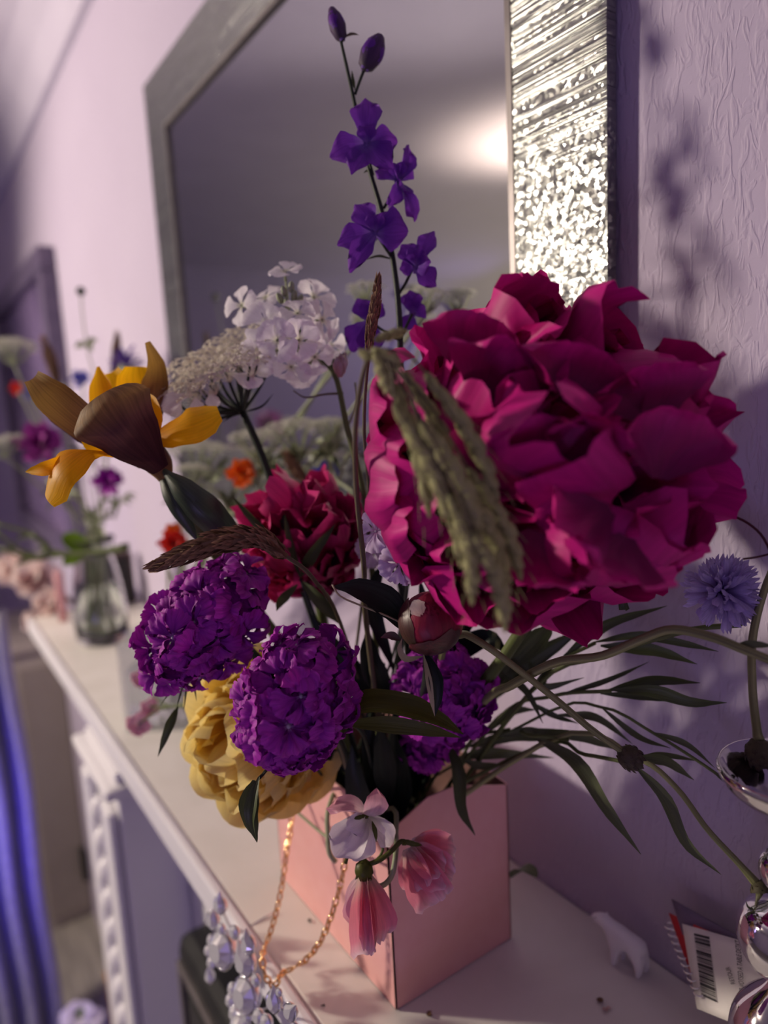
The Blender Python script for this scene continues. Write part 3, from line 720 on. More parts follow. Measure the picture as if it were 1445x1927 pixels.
ipet('standard', [(270, 870, .325), (160, 800, .315), (95, 745, .312), (62, 712, .315)], 62 * sc_, 'iris_brown', nrm=-FX + UX * .4, prof=[(0, .5), (.3, 1), (.6, 1.05), (.85, .7), (1, .5)], ruf=.06)
ipet('standard', [(210, 850, .335), (130, 790, .335), (62, 748, .335)], 46 * sc_, 'iris_plum', prof=STRAP)
ipet('standard', [(303, 885, .315), (245, 820, .300), (205, 770, .297), (190, 742, .300)], 150 * sc_, 'iris_plum', nrm=-FX + UX * .15, prof=[(0, .22), (.3, .7), (.65, 1), (.88, .92), (1, .62)], cup=-.12, ruf=.04)
ipet('style_arm', [(270, 845, .318), (190, 835, .305), (150, 815, .305)], 42 * sc_, 'iris_yellow', prof=STRAP)
ipet('golden_fall', [(205, 850, .308), (155, 850, .296), (110, 885, .292), (88, 940, .298)], 82 * sc_, 'iris_yellow', nrm=-FX + UX * .5 - RX * .3, prof=[(0, .3), (.25, .55), (.55, 1), (.85, .95), (1, .5)], cup=-.14)
ipet('golden_fall', [(150, 858, .30), (95, 880, .296), (48, 888, .30)], 26 * sc_, 'iris_yellow', prof=STRAP)
ipet('stigma', [(285, 820, .312), (268, 790, .310), (258, 780, .31)], 24 * sc_, 'iris_yellow', prof=OVAL)
v, f, u = tube_geo([P(272, 842, .322), P(298, 872, .322), P(312, 900, .325)], [.0075, .0065, .0035], n=10, sides=10)
part('flower_tube', mesh('flower_tube', v, f, M['iris_plum'], u), ir)
pstem(ir, [(308, 890, .325), (350, 960, .33), (440, 1090, .35), P(640, 1380, .40), boxpt()], [.0034, .0034, .003, .003, .003], 'stem', n=20)
leaf(ir, [(306, 884, .318), (345, 925, .312), (395, 975, .315), (448, 1040, .33)], 62 * sc_, 'iris_sheath', 'sheath', cup=-.25, fold=0, prof=[(0, .15), (.3, .75), (.6, 1), (.85, .9), (1, .5)], nu=8)
leaf(ir, [(303, 890, .322), (330, 950, .318), (372, 1020, .325)], 34 * sc_, 'iris_sheath', 'sheath', cup=-.25, fold=0, prof=STRAP, nu=6)

# ------------------------------------------------------------------ larkspur
LK = lib('petal', M['larkspur'], 5, prof=[(0, .15), (.3, .6), (.6, 1), (.85, .85), (1, .35)], cup=.16, bend=.06, curl=-.1, ruf=.07, rf=1.6, roundness=.2, crum=.08, nu=8, nv=8)
ld = .335
lk = thing('larkspur', P(752, 690, ld), 'tall violet larkspur spire rising in front of the mirror', 'flower')
pstem(lk, [(640, 70, ld), (660, 160, ld), (690, 300, ld), (716, 390, ld), (738, 480, ld), (752, 610, ld), (752, 760, ld + .01), (745, 1000, .36), boxpt()], [.0007, .0009, .0011, .0013, .0014, .0015, .0016, .0018, .002], 'stem_dark', n=36)
def lflower(cx, cy, d, tips, w, nrm=TOWARD, ped=None):
    c = P(cx, cy, d)
    for k, t in enumerate(tips):
        hand_petal(lk, LK, c + FX * .001, P(t[0], t[1], d + (t[2] if len(t) > 2 else 0)), nrm, w * (t[3] if len(t) > 3 else 1) * d / F, k)
    # inner pale lip
    lip = [hand_petal(lk, LK, c - FX * .001, P(cx + dx, cy + dy, d - .004), TOWARD, w * .42 * d / F, k + 1, 'lip') for k, (dx, dy) in enumerate([(-14, -34), (12, -36)])]
    tube('spur', [c, c + FX * .008, c + FX * .016 + UX * .004], [.0016, .0012, .0004], M['larkspur'], lk, n=6)
    if ped: pstem(lk, ped, .0007, 'stem_dark', 'pedicel', n=6)
lflower(690, 270, ld - .008, [(688, 180, 0, 1.0), (622, 290, -.004, 1.05), (662, 322, -.006, .8), (736, 312, -.006, .95), (748, 262, 0, 1.0)], 62, ped=[(702, 330, ld), (694, 300, ld - .002), (690, 275, ld - .006)])
lflower(748, 338, ld - .002, [(774, 272, 0, .7), (780, 310, .004, .6), (786, 412, 0, .75), (735, 388, -.004, .6), (706, 318, 0, .8), (760, 352, -.006, 1)], 58, nrm=TOWARD + RX, ped=[(722, 392, ld), (735, 370, ld), (746, 345, ld)])
lflower(706, 436, ld - .008, [(668, 382, 0, .9), (766, 432, -.004, 1.45), (636, 458, -.004, 1.0), (658, 506, -.006, .75), (748, 395, 0, .5)], 60, ped=[(738, 486, ld), (722, 462, ld - .003), (708, 440, ld - .006)])
lflower(782, 500, ld - .004, [(756, 458, 0, .8), (818, 430, .002, .7), (808, 492, -.006, .9), (820, 538, 0, .8), (752, 506, 0, .6)], 56, ped=[(748, 556, ld), (762, 535, ld), (776, 506, ld - .002)])
lflower(694, 604, ld + .012, [(660, 660, 0, 1), (672, 560, 0, .7), (720, 570, 0, .6), (700, 670, 0, .9)], 62, ped=[(752, 640, ld), (725, 625, ld + .006), (698, 606, ld + .01)])
lflower(776, 590, ld + .008, [(772, 545, 0, .9), (800, 575, 0, .9), (762, 622, 0, .8)], 50, ped=[(752, 640, ld), (764, 615, ld + .004), (775, 592, ld + .006)])
def lbud(a, b, w, k):
    a, b = P(*a), P(*b); L = (b - a).length; W = w * ld / F
    v, f, u = lathe_geo([(W * .15, 0), (W * .7, L * .12), (W, L * .4), (W * .85, L * .7), (W * .4, L * .93), (.0001, L)], a, b - a, 10)
    bd = part('bud', mesh('bud', v, f, M['larkspur_bud'], u), lk)
    for q in range(3):
        ang = q * 2.1 + k
        A_, e1, e2 = basis(b - a); o_ = e1 * math.cos(ang) + e2 * math.sin(ang)
        pts = [a + o_ * W * .3, a + o_ * W * 1.0 + (b - a) * .4, a + o_ * W * .75 + (b - a) * .75, b]
        v, f, u = ribbon_geo(pts, W * 1.3, prof=OVAL, nrm=o_, cup=-.25)
        part('bud_petal', mesh('bud_petal', v, f, M['larkspur'], u), bd)
lbud((645, 78, ld), (622, 12, ld), 16, 0); lbud((684, 133, ld - .004), (718, 64, ld - .004), 22, 1.0)
pstem(lk, [(668, 178, ld), (676, 155, ld - .002), (684, 134, ld - .004)], .0007, 'stem_dark', 'pedicel', n=6)
leaf(lk, [(648, 70, ld), (662, 64, ld), (676, 66, ld)], .0016, 'stem_dry', 'bract', fold=.1)
leaf(lk, [(668, 170, ld), (664, 150, ld), (662, 132, ld)], .0016, 'leaf', 'bract', fold=.1)
leaf(lk, [(738, 488, ld), (712, 482, ld), (684, 490, ld)], .0014, 'leaf', 'bract', fold=.1)
leaf(lk, [(704, 335, ld), (692, 322, ld), (684, 326, ld)], .0012, 'leaf', 'bract', fold=.1)

# ------------------------------------------------------------------ umbels
def umbellet_mesh(seed, mat, n=44, petal_r=.15):
    rr = random.Random(seed); vs_, fs = [], []
    for i in range(n):
        a = i * 2.39996; q = math.sqrt((i + .5) / n)
        c = V((q * math.cos(a), q * math.sin(a), .42 * (1 - q * q) + rr.uniform(-.10, .16)))
        nn = (V((c.x * .7, c.y * .7, 1)) + V((rr.uniform(-.5, .5), rr.uniform(-.5, .5), 0))).normalized()
        A_, e1, e2 = basis(nn); r = petal_r * rr.uniform(.8, 1.3); k0 = len(vs_)
        vs_.append(c + nn * .05)
        for s in range(10):
            t = s * PI / 5; R_ = r * (1 if s % 2 else .45)
            vs_.append(c + (e1 * math.cos(t) + e2 * math.sin(t)) * R_ + nn * (.03 if s % 2 else -.02))
        for s in range(10): fs.append([k0, k0 + 1 + s, k0 + 1 + (s + 1) % 10])
        vs_.append(V((0, 0, -.45))); vs_.append(V((.02, .0, -.45))); fs.append([k0, len(vs_) - 2, len(vs_) - 1])
    return mesh('floret_cluster', vs_, fs, M[mat], [(.5, .7)] * len(vs_), smooth=False)
UMB = [umbellet_mesh(s, 'umbel') for s in range(4)]
UMW = [umbellet_mesh(s + 9, 'umbel_white', 22, .2) for s in range(4)]
def at(c, n, r, spin=0):
    n, e1, e2 = basis(n)
    m = Matrix(((*(e1 * r), 0), (*(e2 * r), 0), (*(n * r), 0), (0, 0, 0, 1))).transposed(); m.translation = c
    return m
def umbel(rt, hub, tips, r, lb, mat='stem_dark', rr_=.0008, nrm=UX, k0=0):
    hub = V(hub)
    for k, t in enumerate(tips):
        t = V(t); mid = hub.lerp(t, .55) + (t - hub).cross(FX).normalized() * 0 - UX * ((t - hub).dot(RX) ** 2) ** .5 * .22
        tube('ray', [hub, mid, t], [rr_ * 1.1, rr_, rr_ * .7], M[mat], rt, n=8, sides=6)
        part('floret_cluster', lb[(k + k0) % len(lb)], rt, at(t, (t - hub).normalized() * .6 + V(nrm), r))
ud = .36; us = ud / F
um = thing('wild_carrot_umbel', P(455, 778, ud), 'cream umbel on dark ribs with thick dark stem, centre left', 'flower')
tips = []
for (x, y, dd) in [(320, 748, -.006), (362, 742, -.014), (345, 700, .010), (395, 725, -.018), (382, 682, .012), (425, 700, -.016), (415, 660, .016), (455, 672, -.012), (450, 640, .020),
                   (490, 650, -.006), (500, 630, .018), (470, 690, -.024), (365, 715, -.004), (405, 695, 0), (440, 668, .004), (520, 660, .010)]:
    tips.append(P(x, y, ud + dd))
umbel(um, P(456, 776, ud), tips, 44 * us, UMB, nrm=UX * 1.2 - RX * .5)
pstem(um, [(458, 778, ud), (490, 850, ud), (522, 940, ud), (548, 1030, ud), (565, 1090, ud + .01), (620, 1260, .39), boxpt()], [.0016, .0017, .0018, .0018, .0018, .0018, .0018], 'stem_dark', n=24, ridge=.15, sides=10)
for (tx, ty, mx_, my_) in [(418, 795, 438, 782), (462, 800, 460, 790), (515, 740, 492, 765), (395, 770, 425, 775)]:
    leaf(um, [(456, 776, ud), (mx_, my_, ud - .003), (tx, ty, ud - .004)], .0012, 'leaf_black', 'bract', fold=.1)
WH = lib('petal', M['white_petal'], 5, prof=[(0, .12), (.35, .35), (.65, .95), (.85, 1), (1, .7)], cup=.05, bend=.05, curl=-.12, ruf=.06, rf=1.5, roundness=.14, crum=.06, notch=.04, nu=8, nv=8)
for k, (bx, by, tx, ty, w) in enumerate([(372, 742, 300, 762, 44), (345, 745, 322, 782, 30), (368, 742, 372, 775, 26), (470, 705, 478, 728, 40), (428, 702, 480, 722, 34), (395, 735, 402, 765, 26)]):
    hand_petal(um, WH, P(bx, by, ud - .016), P(tx, ty, ud - .02), -FX + UX * .6, w * us, k, 'ray_petal')

# ------------------------------------------------------------------ white dame's rocket
hd = .352; hs_ = hd / F
dr = thing('dames_rocket', P(630, 705, hd), 'white four-petalled rocket flower cluster above the umbel', 'flower')
CEN = mesh('flower_center', *lathe_geo([(.0, -.5), (.09, -.5), (.07, -.1), (.10, .0), (.0, .06)], (0, 0, 0), n=8)[:2], M['stem_pale'])
rr = random.Random(31)
for (x, y, dd, nx, ny, r) in [(455, 575, 0, -.7, .1, 40), (500, 612, -.014, -.2, .1, 44), (536, 512, .004, 0, .9, 34), (590, 560, .004, .5, .5, 42), (606, 602, -.004, .9, -.1, 40), (522, 640, -.020, -.1, -.2, 42),
                              (562, 640, -.018, .2, -.2, 40), (592, 672, -.010, .4, -.6, 38), (548, 690, -.008, 0, -.8, 40), (485, 672, -.008, -.5, -.6, 40), (500, 560, .008, -.3, .7, 38), (560, 590, -.016, .2, .5, 34), (620, 650, .004, .8, -.4, 34), (570, 700, .006, .3, -.9, 36)]:
    n = RX * nx + UX * ny - FX * .75
    floret(dr, P(x, y, hd + dd), n, r * hs_, rr, lb=WH, k=4, name='blossom', pname='petal', lift=.15, wid=1.2, centre=CEN)
    pstem(dr, [P(x, y, hd + dd) - n.normalized() * .005, P(565 + (x - 555) * .3, 660, hd), P(615, 695, hd)], .0006, 'stem_pale', 'pedicel', n=6, sides=5)
for k, (x, y) in enumerate([(538, 560), (548, 552), (532, 572), (552, 568), (542, 582), (560, 575)]):
    a = P(x, y, hd - .006); lathe('flower_bud', [(.0001, 0), (.0014, .001), (.0017, .003), (.0012, .005), (.0001, .006)], a, M['stem_pale'], dr, axis=UX * .8 - FX * .5 + RX * (x - 545) * .03, n=8)
pstem(dr, [(540, 590, hd), (590, 660, hd), (630, 705, hd), (652, 800, hd), (678, 900, hd), (694, 990, hd + .01), (705, 1160, .38), boxpt()], [.0008, .0012, .0014, .0015, .0015, .0016, .0018, .002], 'stem', n=26)
pstem(dr, [(646, 740, hd), (610, 742, hd), (575, 748, hd), (552, 735, hd)], [.0007, .0005, .0003], 'stem_dry', 'seed_pod', n=10)
pstem(dr, [(655, 800, hd), (672, 760, hd), (668, 720, hd)], .0006, 'stem_pale', 'seed_pod', n=8)
leaf(dr, [(632, 708, hd), (622, 680, hd), (598, 652, hd)], .0045, 'leaf_grey', 'leaf', fold=.3)
for (x, y, w) in [(640, 685, 26), (650, 680, 20), (632, 692, 18)]:
    hand_petal(dr, lib('withered_petal', M['fabric_rose'], 1, prof=OVAL, cup=.2, crum=.2, ruf=.15), P(640, 710, hd - .002), P(x, y - 22, hd - .004), TOWARD, w * hs_, 0, 'withered_petal')

# ------------------------------------------------------------------ grasses
LEM = lib('husk', M['grass'], 4, prof=[(0, .4), (.25, .9), (.5, 1), (.75, .65), (1, .04)], cup=-.30, bend=.10, curl=-.05, ruf=.02, rf=1, roundness=.1, crum=.02, nu=4, nv=6)
gd = .205
gr = thing('brome_grass', P(690, 1080, .30), 'drooping grey green grass seed head hanging before the peony', 'grass')
pstem(gr, [boxpt(), (690, 1180, .33), (685, 1070, .29), (672, 940, .26), (668, 830, .238), (676, 740, .222), (690, 680, .212), (705, 655, gd)], [.0016, .0013, .0011, .001, .0009, .0009, .0008, .0008], 'stem_dry', n=30)
def spikelet(root, a, b, w, sag=0, n=11, seed=0, name='spikelet', awn=True):
    w *= 1.4
    rr = random.Random(seed); a, b = P(*a), P(*b)
    sp = catmull([a, a.lerp(b, .5) + UX * sag * 0 + RX * sag, b], n)
    m = thing_part(root, name, sp)
    side = (b - a).cross(FX).normalized(); W = w * gd / F
    for k in range(n):
        p = sp[k]; t = (sp[min(k + 1, n)] - sp[max(0, k - 1)]).normalized(); L = (b - a).length / n * 2.6
        s = 1 if k % 2 else -1; f = math.sin(PI * min(1, (k + 1.2) / (n + .6))) ** .5
        for q in (0, 1):
            o_ = (side * s * (.9 if q == 0 else .25) - FX * (.4 if q == 0 else .9)).normalized()
            part('husk', rr.choice(LEM), m, frame(p + o_ * W * .08, p + t * L * (.9 if k < n - 2 else .6) + o_ * W * .34 * f, o_, W * .62 * f))
        if awn and k > 2:
            tube('awn', [p + t * L * .8 + side * s * W * .3, p + t * L * 1.35 + side * s * W * .42], [.00018, .00006], M['grass'], m, n=2, sides=4, cap=False)
def thing_part(root, name, sp):
    return tube(name, sp, [.0004, .0003], M['grass'], root, n=8, sides=5)
for k, (a, b, w) in enumerate([((722, 690, gd), (808, 960, gd), 40), ((742, 760, gd - .006), (850, 985, gd - .004), 46), ((790, 790, gd - .008), (905, 1010, gd - .006), 48), ((800, 700, gd), (935, 930, gd), 40),
                               ((850, 880, gd - .004), (955, 1110, gd - .002), 50), ((845, 930, gd - .008), (890, 1130, gd - .008), 40), ((890, 1000, gd - .010), (952, 1180, gd - .008), 42), ((880, 880, gd), (980, 1080, gd), 40), ((760, 700, gd + .004), (850, 880, gd + .004), 36), ((808, 860, gd + .003), (868, 1060, gd + .003), 38)]):
    spikelet(gr, a, b, w, sag=.002, seed=k)
    pstem(gr, [(708, 655, gd), ((708 + a[0]) / 2 + 10, (655 + a[1]) / 2 - 12, a[2]), a], .0004, 'stem_dry', 'branchlet', n=8, sides=5)
spikelet(gr, (700, 655, gd), (752, 690, gd - .004), 34, n=7, seed=30, awn=False); spikelet(gr, (705, 640, gd + .004), (762, 622, gd + .01), 26, n=7, seed=31, awn=False); spikelet(gr, (700, 678, gd + .002), (676, 660, gd + .006), 24, n=5, seed=32, awn=False)
spikelet(gr, (705, 660, gd - .002), (735, 745, gd - .004), 34, n=8, seed=33, awn=False)
def spike(root, pts, w, mat, seed=0, n=150, name='seed_spike', L=.006):
    rr = random.Random(seed); pts = [P(*p) for p in pts]; sp = catmull(pts, 40)
    v, f, u = tube_geo(pts, [w * .12, w * .3, w * .34, w * .3, w * .08], n=20, sides=8)
    v, f, u = list(v), list(f), list(u)
    for k in range(n):
        t = rr.random(); i = min(39, int(t * 40)); p = sp[i]; tt = (sp[i + 1] - sp[i]).normalized()
        A_, e1, e2 = basis(tt); a = rr.uniform(0, 6.28); o_ = e1 * math.cos(a) + e2 * math.sin(a)
        W = w * (.35 + .65 * math.sin(PI * min(1, t * .9 + .12)))
        b0 = p + o_ * W * .22; tip = p + o_ * W * .5 + tt * L * rr.uniform(.7, 1.2)
        s = tt.cross(o_) * L * .16; k0 = len(v)
        v += [b0, b0.lerp(tip, .5) + s + o_ * L * .1, tip, b0.lerp(tip, .5) - s + o_ * L * .1]; u += [(0, .1), (.3, .5), (.5, 1), (.7, .5)]
        f += [[k0, k0 + 1, k0 + 2], [k0, k0 + 2, k0 + 3]]
    o = part(name, mesh(name, v, f, M[mat], u, smooth=False), root); o['kind'] = 'stuff'
    return o
g2 = thing('grass_spike', P(690, 700, .30), 'upright brown grass spike beside the larkspur stem', 'grass', 'brown grass spikes')
spike(g2, [(693, 665, .30), (698, 620, .30), (706, 575, .30), (711, 530, .30)], .0055, 'grass_brown', 1, 170, L=.005)
pstem(g2, [(693, 668, .30), (685, 800, .31), (690, 1050, .35), boxpt()], .0008, 'stem_dry', n=20)
g3 = thing('grass_spike', P(520, 1050, .285), 'arching brown grass spike lying over the left purple head', 'grass', 'brown grass spikes')
spike(g3, [(540, 1048, .282), (490, 1015, .280), (420, 1018, .278), (355, 1040, .278), (300, 1062, .28)], .0105, 'grass_brown', 2, 300, L=.008)
pstem(g3, [(538, 1046, .282), (590, 1090, .30), (650, 1200, .34), boxpt()], .0009, 'stem_dry', n=16)

# ------------------------------------------------------------------ peony bud
bd_ = .283
C = P(810, 1170, bd_); R = 62 * bd_ / F
pb = thing('peony_bud', C - UX * R, 'round dark red peony bud in the centre of the bouquet', 'flower bud')
lathe('bud_body', ball_prof(R * .93, 10), C, M['bud_red'], pb, axis=UX * .5 - FX * .6, n=20)
def cap_patch(name, c, r, d, w, l, mat, twist=0, nu=8, nv=10, thick=1.0, ragged=.1, seed=0):
    """leathery scale lying on a sphere of radius r, centred on direction d"""
    d, e1, e2 = basis(d); vs_, fs, uv = [], [], []
    ca, sa = math.cos(twist), math.sin(twist); e1, e2 = e1 * ca + e2 * sa, e2 * ca - e1 * sa
    for j in range(nv + 1):
        v = j / nv
        for i in range(nu + 1):
            u = 2 * i / nu - 1
            ww = w * interp(OVAL, v) * (1 + ragged * math.sin(v * 17 + seed + i))
            a, b = u * ww, (v - .5) * 2 * l + ragged * .3 * math.sin(u * 5 + seed)
            q = d * (math.cos(a) * math.cos(b)) + e2 * math.sin(a) * math.cos(b) + e1 * math.sin(b)
            vs_.append(c + q * (r * thick * (1.0 + .03 * v))); uv.append((i / nu, v))
    m = nu + 1
    for j in range(nv):
        for i in range(nu):
            a = j * m + i; fs.append([a, a + 1, a + m + 1, a + m])
    return mesh(name, vs_, fs, mat, uv)
for k, (dx, dy, w, l, tw, mt_, th) in enumerate([(.0, -.05, .8, .85, .2, 'bud_red', .97), (-1.25, -.05, .42, .9, .3, 'sepal', .985), (.45, -1.0, .8, .6, 1.2, 'sepal', 1.0), (-.25, -1.15, .6, .5, .9, 'sepal', 1.01), (.8, .2, .6, .9, -.2, 'bud_red', .99), (-.45, .55, .25, .28, .8, 'fabric_rose', 1.0), (.2, .8, .7, .5, 0, 'bud_red', .985)]):
    part('bud_scale' if mt_ != 'fabric_rose' else 'pale_patch', cap_patch('bud_scale', C, R, RX * dx + UX * dy - FX * .75, w, l, M[mt_], tw, thick=th, seed=k), pb)  # includes one blush patch on the upper left of the bud
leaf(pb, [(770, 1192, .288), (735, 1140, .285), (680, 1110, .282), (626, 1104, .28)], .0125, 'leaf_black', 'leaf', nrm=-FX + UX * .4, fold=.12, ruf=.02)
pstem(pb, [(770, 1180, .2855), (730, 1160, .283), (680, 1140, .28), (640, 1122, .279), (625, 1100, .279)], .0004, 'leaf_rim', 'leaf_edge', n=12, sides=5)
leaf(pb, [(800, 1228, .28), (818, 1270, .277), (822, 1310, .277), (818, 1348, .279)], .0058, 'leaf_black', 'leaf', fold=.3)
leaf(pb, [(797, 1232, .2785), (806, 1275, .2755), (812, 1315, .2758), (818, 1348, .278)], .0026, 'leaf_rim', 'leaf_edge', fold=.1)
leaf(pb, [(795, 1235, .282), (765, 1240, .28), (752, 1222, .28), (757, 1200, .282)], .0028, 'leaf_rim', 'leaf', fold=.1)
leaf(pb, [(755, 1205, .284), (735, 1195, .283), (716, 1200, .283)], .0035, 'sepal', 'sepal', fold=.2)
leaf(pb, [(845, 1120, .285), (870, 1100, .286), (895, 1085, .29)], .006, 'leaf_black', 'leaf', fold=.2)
pstem(pb, [C + FX * R * .9 - UX * R * .5, P(790, 1330, .34), boxpt()], .0022, 'stem_dark')
ll = thing('peony_leaf', P(660, 1340, .30), 'long olive green leaf under the dark purple heads', 'leaf')
leaf(ll, [(648, 1352, .300), (700, 1330, .292), (790, 1345, .288), (872, 1382, .290)], .0125, 'leaf_olive', 'blade', nrm=-FX * .8 + UX, fold=.35, ruf=.03, prof=[(0, .5), (.3, 1), (.6, .9), (.85, .5), (1, .03)])
leaf(ll, [(646, 1362, .301), (720, 1362, .293), (800, 1372, .289), (868, 1388, .290)], .0075, 'leaf_olive', 'blade', nrm=-FX, fold=.1)
pstem(ll, [(650, 1356, .3005), (690, 1400, .34), boxpt()], .001, 'stem_dark')

# ------------------------------------------------------------------ lilac pinks and cornflowers
PINK = lib('petal', M['lilac_pink'], 5, prof=FAN, cup=.06, bend=.06, curl=-.15, ruf=.08, rf=2, tooth=.2, tk=6, roundness=.2, crum=.08, nu=12, nv=7)
pk = thing('garden_pink', P(745, 1080, .33), 'pale lilac fringed pinks tucked left of the peony', 'flower')
rr = random.Random(77)
for (x, y, d, nx, ny, r) in [(752, 1060, .285, .0, -.1, 46), (708, 1000, .30, -.6, .2, 44), (795, 1050, .30, .3, 0, 44), (700, 1035, .345, -.4, 0, 36), (730, 985, .35, 0, .5, 34)]:
    n = RX * nx + UX * ny - FX
    floret(pk, P(x, y, d), n, r * d / F, rr, lb=PINK, k=6, name='blossom', pname='petal', lift=.1, wid=1.0)
    pstem(pk, [P(x, y, d) - n.normalized() * .004, P(760, 1160, .36), boxpt()], .0008, 'stem_dark', 'stalk', n=8)
RAYL = lib('ray_floret', M['cornflower'], 5, prof=RAYP, cup=-.12, bend=.06, curl=-.10, ruf=.04, rf=1.5, tooth=.28, tk=3, roundness=.05, crum=.04, nu=8, nv=8)
RAYB = lib('ray_floret', M['blue'], 3, prof=RAYP, cup=-.12, bend=.06, curl=-.10, tooth=.28, tk=3, roundness=.05, nu=8, nv=5)
def cornflower(rt, C, A, R, lb, N=34, seed=1, w=.34, core=None):
    rr = random.Random(seed); A, e1, e2 = basis(A)
    for i in range(N):
        f = (i + .5) / N; th = .25 + 1.25 * f; ph = i * 2.39996
        d = A * math.cos(th) + (e1 * math.cos(ph) + e2 * math.sin(ph)) * math.sin(th)
        n = A - d * A.dot(d)
        part('ray_floret', rr.choice(lb), rt, frame(C - A * R * .3 + d * R * .1, C - A * R * .3 + d * R * rr.uniform(.85, 1.1), n, R * w * rr.uniform(.8, 1.3)))
    lathe('flower_cup', [(.0001, -R * .9), (R * .22, -R * .8), (R * .28, -R * .5), (R * .2, -R * .25), (.0001, -R * .2)], C, M['bud_scale'], rt, axis=A, n=12)
cd_ = .278
cf = thing('cornflower', P(1365, 1180, cd_), 'pale lilac cornflower at right edge beside the big peony', 'flower')
CC = P(1366, 1112, cd_); AA = (-FX + RX * .25 + UX * .1).normalized()
cornflower(cf, CC, AA, 78 * cd_ / F, RAYL, 46, 3, .36)
pstem(cf, [CC - AA * (70 * cd_ / F), P(1400, 1170, .292), P(1300, 1185, .30), P(1130, 1235, .315), P(1000, 1300, .34), boxpt()], .0012, 'stem', n=20)
# the fuzzy looping stem, knapweed buds
st1 = thing('fuzzy_stem', P(1045, 1245, .28), 'thick downy green stem bending across under the peony', 'stem')
pstem(st1, [boxpt(), (900, 1330, .335), (960, 1290, .30), (1045, 1246, .285), (1130, 1234, .272), (1200, 1205, .264), (1262, 1184, .258), (1335, 1197, .252), (1400, 1222, .246), (1470, 1250, .24)], [.0016, .0016, .0017, .0016, .0015, .0015, .0015, .0015, .0014, .0013], 'stem_ribbed', n=40, ridge=.2, sides=10)
leaf(st1, [(1385, 1215, .248), (1415, 1212, .245), (1460, 1216, .242)], .0032, 'leaf_grey', fold=.2)
def knapweed(label, pts, bud, ax, r, rad, name='knapweed_bud', mat='stem_ribbed'):
    c = P(*bud); s = bud[2] / F; R = r * s
    t = thing(name, c - UX * R, label, 'flower bud', 'knapweed buds')
    pstem(t, pts, rad, mat, n=26, ridge=.22, sides=10)
    A, e1, e2 = basis(ax)
    lathe('bud_body', [(R * .25, -R * 1.05), (R * .8, -R * .6), (R * .95, 0), (R * .75, R * .6), (R * .35, R * .95), (.0001, R)], c, M['bud_scale'], t, axis=A, n=14)
    SC = lib('scale', M['bud_scale'], 3, prof=OVAL, cup=-.2, bend=.12, nu=4, nv=4)
    for i in range(34):
        z = -1 + (i + .5) / 34 * 1.9; q = math.sqrt(max(0.02, 1 - z * z)); a = i * 2.39996
        o_ = (e1 * math.cos(a) + e2 * math.sin(a)) * q + A * z
        b0 = c + o_ * R * .92
        part('scale', SC[i % 3], t, frame(b0 - A * R * .2, b0 + A * R * .34 + o_ * R * .05, o_, R * .46))
    return t
knapweed('dark scaly knapweed bud on ribbed stem running from the peony bud', [boxpt(), (830, 1240, .33), (865, 1196, .30), (900, 1206, .29), (960, 1248, .288), (1045, 1315, .29), (1110, 1370, .29), (1172, 1415, .29)], (1186, 1426, .29), RX * .8 - UX * .6 - FX * .2, 24, [.0015, .0014, .0014, .0013, .0012, .0012, .0012, .0011])
knapweed('closed knapweed bud drooping at lower right above the price tag', [boxpt(), (1040, 1390, .335), (1195, 1425, .305), (1270, 1480, .295), (1330, 1560, .285), (1390, 1625, .278), (1425, 1665, .274)], (1436, 1680, .273), RX * .5 - UX * .85, 22, [.0012, .0011, .0010, .0010, .0010, .0011, .0016])
knapweed('knapweed bud hanging into the chrome candle dish', [(1500, 1000, .27), (1450, 1080, .275), (1418, 1190, .272), (1416, 1290, .268), (1424, 1370, .266), (1428, 1392, .265)], (1430, 1418, .265), -UX + RX * .1 - FX * .2, 28, [.0010, .0012, .0013, .0013, .0014, .0018])
tn = thing('red_tendril', P(1380, 972, .26), 'thin dark red stalk curving out right of the peony', 'stem')
pstem(tn, [P(1270, 1010, .285), (1340, 970, .268), (1380, 972, .262), (1415, 990, .258), (1440, 1018, .256), (1462, 1070, .255)], .0005, 'tendril_red', n=18)
pstem(tn, [(1398, 1052, .258), (1425, 1048, .257), (1458, 1040, .256)], .0004, 'tendril_red', 'side_stalk', n=8)

# ------------------------------------------------------------------ narrow leafy sprays on the right and dark foliage added to fill the shade in the middle
def spray(label, stem, leaves, r=.0009, mat='leaf_grey', name='leafy_spray', smat='stem', group=None):
    t = thing(name, P(*stem[0]) if isinstance(stem[0], tuple) else stem[0], label, 'foliage', group)
    pstem(t, stem, r, smat, n=18)
    for pts, w in leaves:
        ln = sum(math.dist(a[:2], b[:2]) for a, b in zip(pts, pts[1:]))
        leaf(t, pts, w * pts[0][2] / F, mat, 'leaf', fold=.22, ruf=.04, seed=ln, twist=rnd.uniform(-.5, .5))
    return t
spray('spray with two long blades drooping toward the bear figurine', [boxpt(), (930, 1400, .365), (1005, 1385, .34), (1070, 1392, .33)],
      [([(1000, 1385, .345), (1080, 1430, .32), (1140, 1520, .305), (1206, 1608, .30)], 26), ([(985, 1372, .345), (1090, 1385, .335), (1165, 1412, .335)], 20), ([(940, 1385, .35), (1000, 1375, .35), (1060, 1392, .35)], 16)])
spray('spray with one curved blade ending above the white price tag', [boxpt(), (1000, 1410, .345), (1100, 1420, .32), (1195, 1438, .302)],
      [([(1192, 1438, .302), (1250, 1500, .296), (1290, 1585, .292), (1357, 1646, .288)], 24), ([(1190, 1425, .304), (1250, 1430, .306), (1306, 1468, .306)], 22), ([(1190, 1430, .305), (1245, 1420, .31), (1315, 1432, .312)], 14)])
